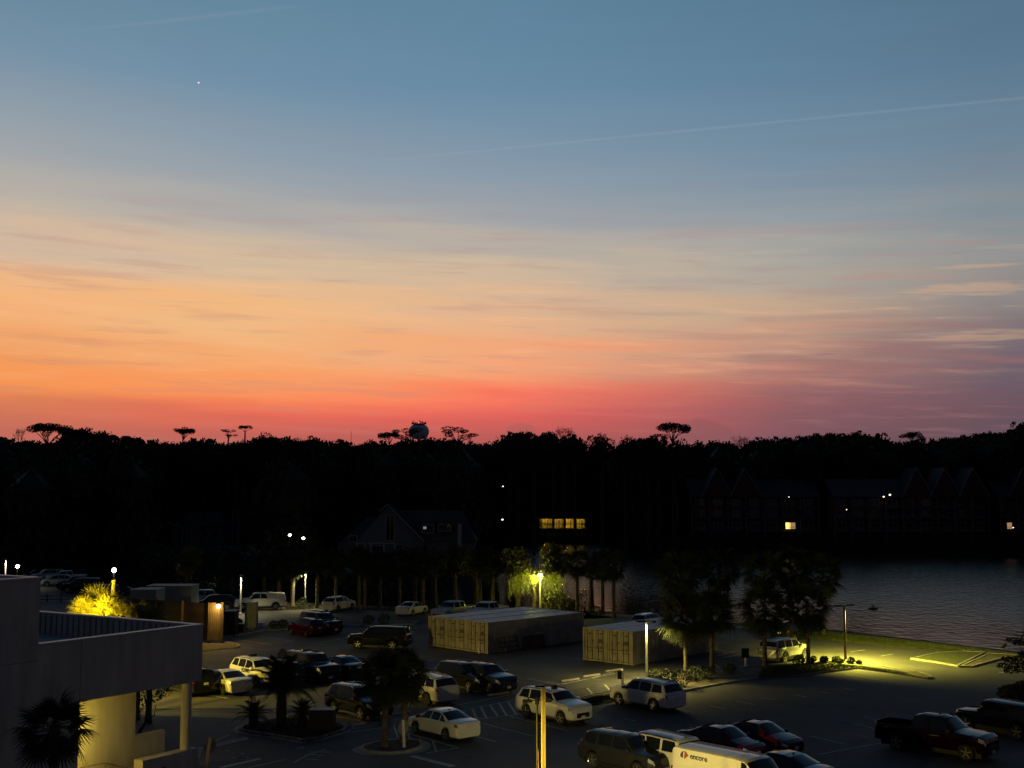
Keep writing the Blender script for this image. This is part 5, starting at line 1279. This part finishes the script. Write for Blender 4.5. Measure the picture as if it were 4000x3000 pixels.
# cycad palms in the rounded bed
def cycad(u, vb, uc, vc, rpx, label, seed, n=30):
    p = G(u, vb, .1); c = AT(uc, vc, p.y); r = random.Random(seed)
    t = empty('cycad_palm', p, 0, label, 'cycad', 'cycad palms of the rounded bed'); h = max(.25, c.z-.1)
    trunk_obj(t, h, .30, .26, m=m_bark, seed=seed)
    s0 = rpx*p.y/FPX/1.6
    for k in range(n):
        el = R(-12+95*((k+.5)/n)**1.1); a = k*2.39996+r.uniform(-.2, .2)
        o = link('frond', FEA[k % 2], t); o.matrix_local = Matrix.Translation((0, 0, h)) @ Matrix.Rotation(a, 4, 'Z') @ Matrix.Rotation(-el, 4, 'Y') @ Matrix.Scale(s0*r.uniform(.85, 1.1), 4)
cycad(1098, 2838, 1100, 2690, 140, 'largest cycad palm with arching fronds in the rounded bed', 71, 44)
cycad(990, 2838, 985, 2800, 75, 'low cycad left of the largest one', 72)
cycad(1180, 2830, 1182, 2795, 70, 'low cycad right of the largest one', 73)

def leafmass(b, c, rx, ry, rz, n, s, r, flat=0.0):
    for _ in range(n):
        while True:
            v = Vector((r.uniform(-1,1), r.uniform(-1,1), r.uniform(-1,1)))
            if .25 < v.length < 1: break
        v = v.normalized()*(v.length**.45)
        k = 1+.22*noise.noise(v*2.2+Vector((c[0], c[1], c[2]))*.3)
        p = Vector((c[0]+v.x*rx*k, c[1]+v.y*ry*k, c[2]+v.z*rz*k))
        a = Vector((r.gauss(0,1), r.gauss(0,1), r.gauss(0,1)*.7)).normalized(); q = a.orthogonal().normalized(); w = a.cross(q)
        ss = s*r.uniform(.6, 1.35)
        b.add([p+q*ss*.5, p+w*ss*.32, p-q*ss*.5, p-w*ss*.32], [(0,1,2,3)])
def shrub(u, v, w, label, seed, z0=.1, m=m_bush, hk=.7, n=260, s=.13, cat='shrub', grp='low shrubs'):
    p = G(u, v, z0); r_ = w*p.y/FPX/2; r = random.Random(seed); b = MB(); leafmass(b, (0,0,r_*hk), r_, r_, r_*hk, n, s, r)
    t = empty('shrub', p, 0, label, cat, grp); b.build('foliage', m, t, fix=False)
    st = MB(); st.tube([(0,0,0),(0.02,0,r_*hk)], [.05,.02], 5); st.build('stem', m_bark, t)
for i, (u, v, w, lb) in enumerate(((3170,2590,22,'small round shrub at the foot of the right strip palm'),(3178,2583,26,'round shrub first right of the strip palm'),(3219,2586,30,'round shrub second right of the strip palm'),(3268,2588,34,'pair-like shrub left of the right lamp post'),(3282,2592,24,'small shrub touching the right lamp post foot'),(3324,2592,32,'shrub just right of the right lamp post'),(3356,2595,20,'last small shrub toward the strip tip'),
   (2560,2662,58,'yellow-lit shrub behind the lone white SUV roof'),(2610,2672,70,'lit shrub left of the lit palm trunk'),(2660,2684,84,'largest lit shrub at the lit palm foot'),(2718,2660,70,'brownish shrub right of the lit palm'),(2760,2650,60,'dark shrub before the second strip palm'),(2850,2632,50,'dark shrub between second and third strip palms'),
   (3120,2600,50,'dark shrub below the right strip palm'),(1180,2372,46,'dry grassy shrub beside the back lamp post'),(1105,2450,40,'low shrub in the narrow bed right of the cabinet'),(1068,2452,36,'small shrub in the narrow bed beside the white block'),(1440,2440,46,'dark shrub at the right end of the narrow bed'),(1500,2438,50,'last dark shrub of the narrow bed'),(932,2440,30,'spiky plant in the bin by the cabinet'),(2330,2405,46,'small bush on the verge left of the tall palms'))):
    shrub(u, v, w, lb, 100+i, n=420, s=.14, hk=.8 if w > 40 else .75)
# willow over the lamp
wp = G(2085, 2386); t = empty('willow_tree', wp, 0, 'weeping willow lit yellow-green by the lamp post', 'tree')
r = random.Random(5); b = MB(); b.tube([(0,0,0),(.2,0,1.5),(-.1,.1,3.0),(.3,0,4.2)], [.28,.22,.16,.08], 9)
for a, l_ in ((.4,2.2),(1.8,2),(3.0,2.4),(4.4,2.1),(5.5,2.2)):
    b.tube([(0.05,0,2.6),(math.cos(a)*l_*.5,math.sin(a)*l_*.5,4.0),(math.cos(a)*l_,math.sin(a)*l_,4.3)], [.1,.06,.03], 6)
b.build('trunk', m_bark, t)
b = MB(); st = MB()
for k in range(620):
    a = r.uniform(0, 2*PI); q = math.sqrt(r.random())*3.3; x, y = math.cos(a)*q+.3, math.sin(a)*q; zt = 4.6-q*.25+r.uniform(-.4, .5); ln = r.uniform(.9, 2.9)*(.5+.5*q/3.3)
    nseg = int(ln/.13); tw = r.uniform(0, 6)
    for j in range(nseg):
        p = Vector((x+.12*math.sin(j*.5+tw), y+.12*math.cos(j*.4+tw), zt-j*.13)); aa = r.uniform(0, 6.28); d = Vector((math.cos(aa)*.06, math.sin(aa)*.06, -.07)); s = Vector((-d.y, d.x, 0))*.28
        b.add([p, p+d+s, p+d*2.1, p+d-s], [(0,1,2,3)])
b.build('hanging_foliage', m_willow, t, fix=False)
for u, v, w, lb in ((2165,2388,110,'round lit bush right of the willow lamp'),(2225,2392,70,'darker round bush beside the lit bush')): shrub(u, v, w, lb, int(u), z0=0, hk=.75, n=1600, s=.22, cat='bush', grp='bushes by the willow')
shrub(2285, 2392, 60, 'thin bushy tree by the lagoon edge', 9, z0=0, m=m_leaf, hk=1.4, n=500, s=.2, cat='bush')

# ---- trees of the woods
def tree_crown(seed, kind, leaf=.5, n=1500):
    r = random.Random(seed); b = MB(); br = MB()
    if kind == 'round':
        for _ in range(9):
            a = r.uniform(0, 6.28); q = r.uniform(0, .62); leafmass(b, (math.cos(a)*q, math.sin(a)*q, r.uniform(-.25, .42)), r.uniform(.32,.5), r.uniform(.32,.5), r.uniform(.26,.42), n//9, leaf, r)
        leafmass(b, (0,0,-.15), .75, .75, .5, n//3, leaf*1.5, r)
    elif kind == 'umbrella':
        for _ in range(22):
            a = r.uniform(0, 6.28); q = math.sqrt(r.random())*.85; z = .26*(1-q*q)+r.uniform(-.12, .08); leafmass(b, (math.cos(a)*q, math.sin(a)*q, z), r.uniform(.2,.34), r.uniform(.2,.34), r.uniform(.10,.17), n//14, leaf*.9, r)
            if _ < 8: br.tube([(0,0,-.6),(math.cos(a)*q*.4, math.sin(a)*q*.4, -.25),(math.cos(a)*q, math.sin(a)*q, z-.04)], [.035,.02,.01], 5)
    elif kind == 'ragged':
        for _ in range(9):
            a = r.uniform(0, 6.28); q = r.uniform(.1, .8); z = r.uniform(-.45, .5); leafmass(b, (math.cos(a)*q, math.sin(a)*q, z), r.uniform(.18,.36), r.uniform(.18,.36), r.uniform(.08,.15), n//9, leaf*.8, r)
            br.tube([(0,0,-.8),(math.cos(a)*q*.3, math.sin(a)*q*.3, z*.4-.2),(math.cos(a)*q, math.sin(a)*q, z-.03)], [.035,.022,.01], 5)
    else:                                         # bare
        def rec(p, d, l_, rr, dep):
            e = p+d*l_; br.tube([p, e], [rr, rr*.7], 4, cap=False)
            if dep:
                for _ in range(3): rec(e, (d+Vector((r.gauss(0,.5), r.gauss(0,.5), r.gauss(.15,.3)))).normalized(), l_*r.uniform(.62,.85), rr*.62, dep-1)
        for _ in range(4): rec(Vector((0,0,-.9)), Vector((r.gauss(0,.45), r.gauss(0,.45), 1)).normalized(), .5, .03, 4)
    return b, br
CR = {}
for kd, cnt, lf, nn in (('round', 4, .085, 2600),('umbrella', 3, .075, 2400),('ragged', 3, .08, 1700),('bare', 2, .05, 0)):
    for i in range(cnt):
        b, br = tree_crown(200+i*7+len(kd), kd, lf, nn)
        CR[kd, i] = (b.mesh('crown', m_leaf if kd == 'round' else m_leaf2, fix=False) if b.f else None, br.mesh('limbs', m_bark, fix=False) if br.f else None)
def tree(x, y, top, rx, rz, kind, var, label, grp, squash=1):
    t = empty('pine_tree' if kind in ('umbrella','ragged') else ('bare_tree' if kind == 'bare' else 'oak_tree'), (x, y, 0), rnd.uniform(0, 6), label, 'tree', grp)
    me, br = CR[kind, var]
    zc = top-rz*(.95 if kind == 'round' else (.30 if kind == 'umbrella' else .7))
    if me: o = link('crown', me, t); o.location = (0,0,zc); o.scale = (rx, rx, rz)
    if br: o = link('limbs', br, t); o.location = (0,0,zc); o.scale = (rx, rx, rz)
    b = MB(); hb = zc-rz*(.1 if kind == 'round' else .6); b.tube([(0,0,0),(.1,0,hb*.5),(0,0,max(1, hb))], [.38,.28,.16], 7); b.build('trunk', m_bark, t)
    return t
# skyline trees, left to right
SKY = [(40,1700,110,'round',250,''),(80,1668,60,'bare',255,''),(190,1661,150,'umbrella',240,'wide umbrella pine, broadest of the left skyline'),(285,1682,80,'umbrella',250,''),(370,1694,100,'umbrella',260,''),(432,1702,56,'umbrella',265,''),(495,1706,60,'umbrella',265,''),
 (575,1702,150,'round',255,''),(660,1707,110,'round',262,''),(722,1703,120,'round',262,''),(716,1675,84,'umbrella',262,'small umbrella pine standing up alone on the left skyline'),(800,1712,130,'round',262,''),(893,1666,62,'ragged',262,'ragged pine with gaps, left of two little ones'),(925,1702,100,'round',262,''),(958,1664,50,'umbrella',268,'tiny flat-topped pine beside the ragged one'),(960,1700,110,'round',268,''),
 (1046,1672,104,'round',245,'round dark oak standing highest left of the tower'),(1160,1694,76,'round',262,''),(1250,1706,140,'round',268,''),(1350,1708,150,'round',268,''),(1440,1702,110,'round',270,''),(1522,1693,80,'umbrella',275,''),(1582,1664,120,'ragged',280,'leaning pine in front of the water tower'),(1600,1690,90,'round',285,''),
 (1700,1696,80,'round',285,''),(1790,1660,135,'ragged',275,'broad ragged pine just right of the water tower'),(1900,1706,130,'round',285,''),(1990,1708,90,'round',285,''),(2085,1671,120,'round',260,'tall round oak right of centre'),(2020,1690,90,'round',268,''),(2205,1660,80,'bare',290,'leafless tree fanning up right of centre'),(2160,1692,90,'round',285,''),(2245,1694,80,'round',285,''),
 (2350,1672,96,'round',275,''),(2440,1686,100,'round',285,''),(2530,1688,110,'round',290,''),(2625,1660,125,'umbrella',285,'flat-topped pine, widest at centre right'),(2570,1688,90,'ragged',290,''),(2640,1690,130,'round',288,''),(2720,1703,110,'round',300,''),(2790,1706,80,'round',325,''),(2895,1696,90,'bare',330,'leafless crown above the woods left of the gables'),
 (2900,1718,140,'round',335,''),(3010,1704,110,'round',335,''),(3155,1706,140,'round',335,''),(3265,1722,90,'round',340,''),(3330,1700,88,'ragged',330,'rounded pine with sky gaps above the flats'),(3405,1736,100,'round',340,''),(3480,1722,90,'ragged',340,''),(3525,1710,100,'bare',342,''),(3570,1708,110,'round',338,''),(3562,1693,84,'umbrella',338,'dark flat-topped pine right of the gap'),(3630,1712,120,'bare',345,''),
 (3692,1712,70,'round',335,''),(3780,1718,130,'round',340,''),(3870,1684,130,'round',330,''),(3960,1655,180,'round',318,'highest oak crown at the right edge'),(4060,1640,180,'round',315,'')]
kinds_adj = {'round':'rounded oak', 'umbrella':'flat-topped pine', 'ragged':'ragged pine', 'bare':'leafless tree'}
def skylab(i, u, kd):
    # say where along the skyline, from what stands beside it
    own = SKY[i]; cand = [(abs(q[0]-u), q[5], q[0]) for q in SKY if q[5]]; d, nb, nu = min(cand)
    side = 'left' if u < nu else 'right'; same = sorted(q[0] for q in SKY if not q[5] and q[3] == kd)
    k = same.index(u)+1; o_ = {1:'first',2:'second',3:'third',4:'fourth',5:'fifth',6:'sixth',7:'seventh',8:'eighth',9:'ninth',10:'tenth',11:'eleventh',12:'twelfth',13:'thirteenth',14:'fourteenth',15:'fifteenth',16:'sixteenth',17:'seventeenth'}
    n = len(same); word = o_[k]+' from the left' if k <= 10 else (o_[n-k+1]+' from the right' if n-k < 10 else 'mid skyline, '+o_[k-10]+' after the tenth')
    size = 'broad' if own[2] > 120 else ('small' if own[2] < 75 else 'medium')
    return f'{size} {kinds_adj[kd]} on the skyline, {word}'
for i, (u, v, wpx, kd, y, lb) in enumerate(SKY):
    tp = AT(u, v, y); rx = wpx/2*y/FPX*(1.4 if kd == 'round' else 1.2); rz = {'round': rx*1.25, 'umbrella': rx*1.0, 'ragged': rx*.95, 'bare': rx*1.3}[kd]
    tree(tp.x, tp.y, tp.z, rx, rz, kd, i % (4 if kd == 'round' else 3 if kd != 'bare' else 2), lb or skylab(i, u, kd), 'skyline trees', 1)
    if not lb: pass
# dark pondside trees between car park and water
for i, (u, vb, vt, wpx, kd, lb) in enumerate(((1700,2378,2120,170,'round','dark tree left of the pink water'),(1780,2376,2100,150,'round','dark tree over the silver pickup'),(1858,2374,2130,130,'round','forked tree against the pink water'),(1875,2372,2110,120,'round','tree with a straight trunk in the pink water gap'),(1922,2374,2120,130,'round','second straight trunk in the pink water gap'),
   (2022,2378,2110,150,'round','leaning tree left of the lit willow'),(2170,2384,2100,160,'round','dark tree above the lit bush'),(1620,2378,2110,170,'round','dark tree behind the small white sedan'),(2310,2395,2150,110,'round','dark tree before the far water'))):
    p = G(u, vb); tp = AT(u, vt, p.y); bt = AT(u, 2285, p.y); rx = wpx/2*p.y/FPX; rz = (tp.z-bt.z)/2*1.05
    tree(p.x, p.y, tp.z, rx, rz, kd, i % 4, lb, 'pondside trees')
# small tree by the wall under the canopy
p = G(560, 2862); t = empty('small_tree', p, 0, 'small crooked tree behind the lit porch wall', 'tree'); r = random.Random(3)
b = MB(); b.tube([(-.25,0,0),(.1,0,.55),(.15,0,1.3),(.05,0,1.9)], [.09,.07,.05,.03], 7); b.tube([(.1,0,.55),(.55,.1,.95),(.62,.1,1.5)], [.05,.035,.02], 6); b.build('trunk', m_bark, t)
b = MB(); leafmass(b, (.2,0,2.2), 1.2,1.0,.6, 900, .11, r); leafmass(b, (-.3,0,1.4), .35,.35,.5, 160, .09, r); b.build('foliage', m_leaf, t, fix=False)
# pine reaching in from the right edge
p = G(4090, 2745); t = empty('pine_tree', p, 0, 'pine reaching in from beyond the right edge', 'tree'); r = random.Random(4)
hh = 5.6; b = MB(); b.tube([(0,0,0),(.1,0,hh*.5),(0,0,hh)], [.22,.17,.1], 9)
tips = []
for u, v in ((3960,2500),(3985,2510),(3940,2575),(3975,2590),(3925,2600),(3990,2610),(4010,2560),(3950,2620)):
    q = AT(u, v, p.y)-p; tips.append(q); b.tube([(0,0,q.z*.8), (q.x*.5,0,q.z*.95), q], [.07,.05,.02], 6)
b.build('trunk', m_bark, t); b = MB()
for q in tips: leafmass(b, q, .5,.4,.16, 130, .14, r)
for q in tips[:3]: leafmass(b, q+Vector((1.4,0,.2)), .9,.7,.4, 260, .18, r)
b.build('foliage', m_leaf2, t, fix=False)
for i, (u, v, w, lb) in enumerate(((3965,2740,120,'dark rounded bush at the right edge below the pine'),(4040,2735,150,'dark bush cut by the right edge'))): shrub(u, v, w, lb, 300+i, m=m_leaf, n=1600, s=.18, hk=.5, cat='bush', grp='bushes at the right edge')

# ---- the mass of the woods: one object
r = random.Random(11)
AVOID = [(1310,1870,1972,2172,232),(650,945,1985,2108,260),(2690,4200,1800,2100,306),(2080,2310,2015,2085,380),(1105,1215,2070,2125,213)]
LAGP = [(q.x, q.y) for q in lagd]
def inlag(x, y):
    c = False; j = len(LAGP)-1
    for i in range(len(LAGP)):
        xi, yi = LAGP[i]; xj, yj = LAGP[j]
        if (yi > y) != (yj > y) and x < (xj-xi)*(y-yi)/(yj-yi)+xi: c = not c
        j = i
    return c
blob = [CR['round', i][0] for i in range(4)]
low = []
for i in range(3):
    b, _ = tree_crown(400+i, 'round', .17, 620); low.append(([Vector(v) for v in b.v], b.f))
core = bmesh.new(); bmesh.ops.create_icosphere(core, subdivisions=1, radius=.72); core_v = [v.co.copy() for v in core.verts]; core_f = [tuple(v.index for v in f.verts) for f in core.faces]; core.free()
fv = []; ff = []; tk = MB(); cnt = 0
y = 158.0
while y < 480:
    half = y*.50+14; x = -half
    while x < half:
        xx = x+r.uniform(-2.5, 2.5); yy = y+r.uniform(-4, 4); x += 8.2+y*.012
        if inlag(xx, yy) or inlag(xx-4, yy) or inlag(xx+4, yy) or inlag(xx, yy-5): continue
        u, _ = PXY((xx, yy, 0))
        if u < 640 and yy < 212: continue
        if u > 1500 and yy < 176: continue
        if u > 2050 and yy < 312 and not (u > 3950): continue
        sky_v = 1698+62*noise.noise((u*.0052, 3.3, 0))+34*noise.noise((u*.019, 7.1, 0))-max(0, u-3780)*.16; ztop = CAMH+(1935-sky_v)*yy/FPX+r.uniform(-1.6, .6)
        h = min(ztop, r.uniform(13, 18)+(yy-150)*.10) if yy > 190 else r.uniform(9.5, 13)
        rx = r.uniform(4.4, 7.4)
        ok = True
        for (ua, ub, va, vb, yo) in AVOID:
            if yy < yo+10:
                uu, vt = PXY((xx, yy, h)); rp = rx*FPX/yy
                if ua-rp < uu < ub+rp and vt < vb:
                    hmax = CAMH-(vb+6-1935)*yy/FPX
                    if hmax > 3.2 and yy < yo-6: h = min(h, hmax); rx = min(rx, 3.6)
                    else: ok = False
        if not ok: continue
        rz = min(h*.5, rx*1.35); a = r.uniform(0, 6.28); ca, sa = math.cos(a)*rx, math.sin(a)*rx; zc = h-rz*.92
        lv, lf = low[cnt % 3]; n0 = len(fv)
        fv += [(xx+v.x*ca-v.y*sa, yy+v.x*sa+v.y*ca, zc+v.z*rz) for v in lv]; ff += [tuple(i+n0 for i in f) for f in lf]
        n0 = len(fv); fv += [(xx+v.x*ca-v.y*sa, yy+v.x*sa+v.y*ca, zc-rz*.1+v.z*rz) for v in core_v]; ff += [tuple(i+n0 for i in f) for f in core_f]
        lv, lf = low[(cnt+1) % 3]; n0 = len(fv); zl = max(1.5, (zc-rz*.5)*.5)
        fv += [(xx+v.x*ca*1.15-v.y*sa*1.15, yy+v.x*sa*1.15+v.y*ca*1.15, zl+v.z*zl*1.5) for v in lv]; ff += [tuple(i+n0 for i in f) for f in lf]
        tk.tube([(xx, yy, 0),(xx, yy, zc)], [.3,.18], 5, cap=False); cnt += 1
    y += 9.5
me = bpy.data.meshes.new('woods'); me.from_pydata(fv, [], ff); me.materials.append(m_leaf); me.update()
wd = link('woods', me); tag(wd, 'dark unbroken wood behind the car park and lagoon', kind='stuff')
# undergrowth behind the verge and on the far bank, so that no bare ground shows between trunks
b = MB()
for k in range(900):
    u = r.uniform(-100, 1900) if k < 560 else r.uniform(1850, 4100)
    yv = r.uniform(146, 215) if k < 560 else r.uniform(292, 306)
    p = AT(u, 2000, yv); 
    if inlag(p.x, p.y) or inlag(p.x, p.y-3): continue
    if u < 640 and yv < 208: continue
    if k < 560 and 1250 < u < 1900 and yv > 228: continue
    s_ = r.uniform(1.1, 2.4); leafmass(b, (p.x, p.y, s_*.6), s_*1.3, s_*1.3, s_*.8, 46, .55, r)
o = b.build('undergrowth', m_leaf, fix=False); tag(o, 'dark undergrowth below the wood and along the far bank', kind='stuff')
# grass blades along the strip and lawn
def tufts(name, poly_px, n, z, m, label, s=.10):
    P_ = [G(u, v, z) for u, v in poly_px]; xs = [p.x for p in P_]; ys = [p.y for p in P_]; b = MB(); k = 0; q = 0
    while k < n and q < n*20:
        q += 1; x, y = r.uniform(min(xs), max(xs)), r.uniform(min(ys), max(ys)); c = False; j = len(P_)-1
        for i in range(len(P_)):
            if (P_[i].y > y) != (P_[j].y > y) and x < (P_[j].x-P_[i].x)*(y-P_[i].y)/(P_[j].y-P_[i].y)+P_[i].x: c = not c
            j = i
        if not c: continue
        k += 1; a = r.uniform(0, 6.28); h = s*r.uniform(.5, 1.4); dx_, dy_ = math.cos(a)*.02, math.sin(a)*.02
        b.add([(x-dx_, y-dy_, z),(x+dx_, y+dy_, z),(x+r.uniform(-.04,.04), y+r.uniform(-.04,.04), z+h)], [(0,1,2)])
    o = b.build(name, m, fix=False); tag(o, label, kind='stuff')
tufts('grass_blades', [(2960,2650),(3160,2632),(3350,2608),(3560,2636),(3500,2622),(3360,2603),(3250,2592),(3100,2597),(2980,2606)], 9000, .125, m_grass, 'short grass on the strip end')
tufts('grass_blades', [(2240,2762),(2400,2733),(2405,2714),(2330,2722),(2250,2742)], 4000, .125, m_grass, 'grass on the strip tip near the white SUV')
tufts('grass_blades', [(3140,2492),(3400,2518),(3700,2545),(4000,2578),(4000,2560),(3620,2512),(3225,2468)], 14000, .008, m_grass, 'grass of the lagoon bank', .12)
tufts('dry_grass', [(1110,2385),(1300,2378),(1700,2396),(1700,2382),(1300,2364),(1110,2360)], 6000, .008, m_grass, 'dry grass tufts on the sandy verge', .2)
tufts('leaf_litter', [(926,2856),(960,2832),(1160,2800),(1385,2846),(1205,2903),(990,2868)], 5000, .107, m_mulch, 'mulch and leaf litter in the rounded bed', .07)
# reeds and scrub right at the left pond edge
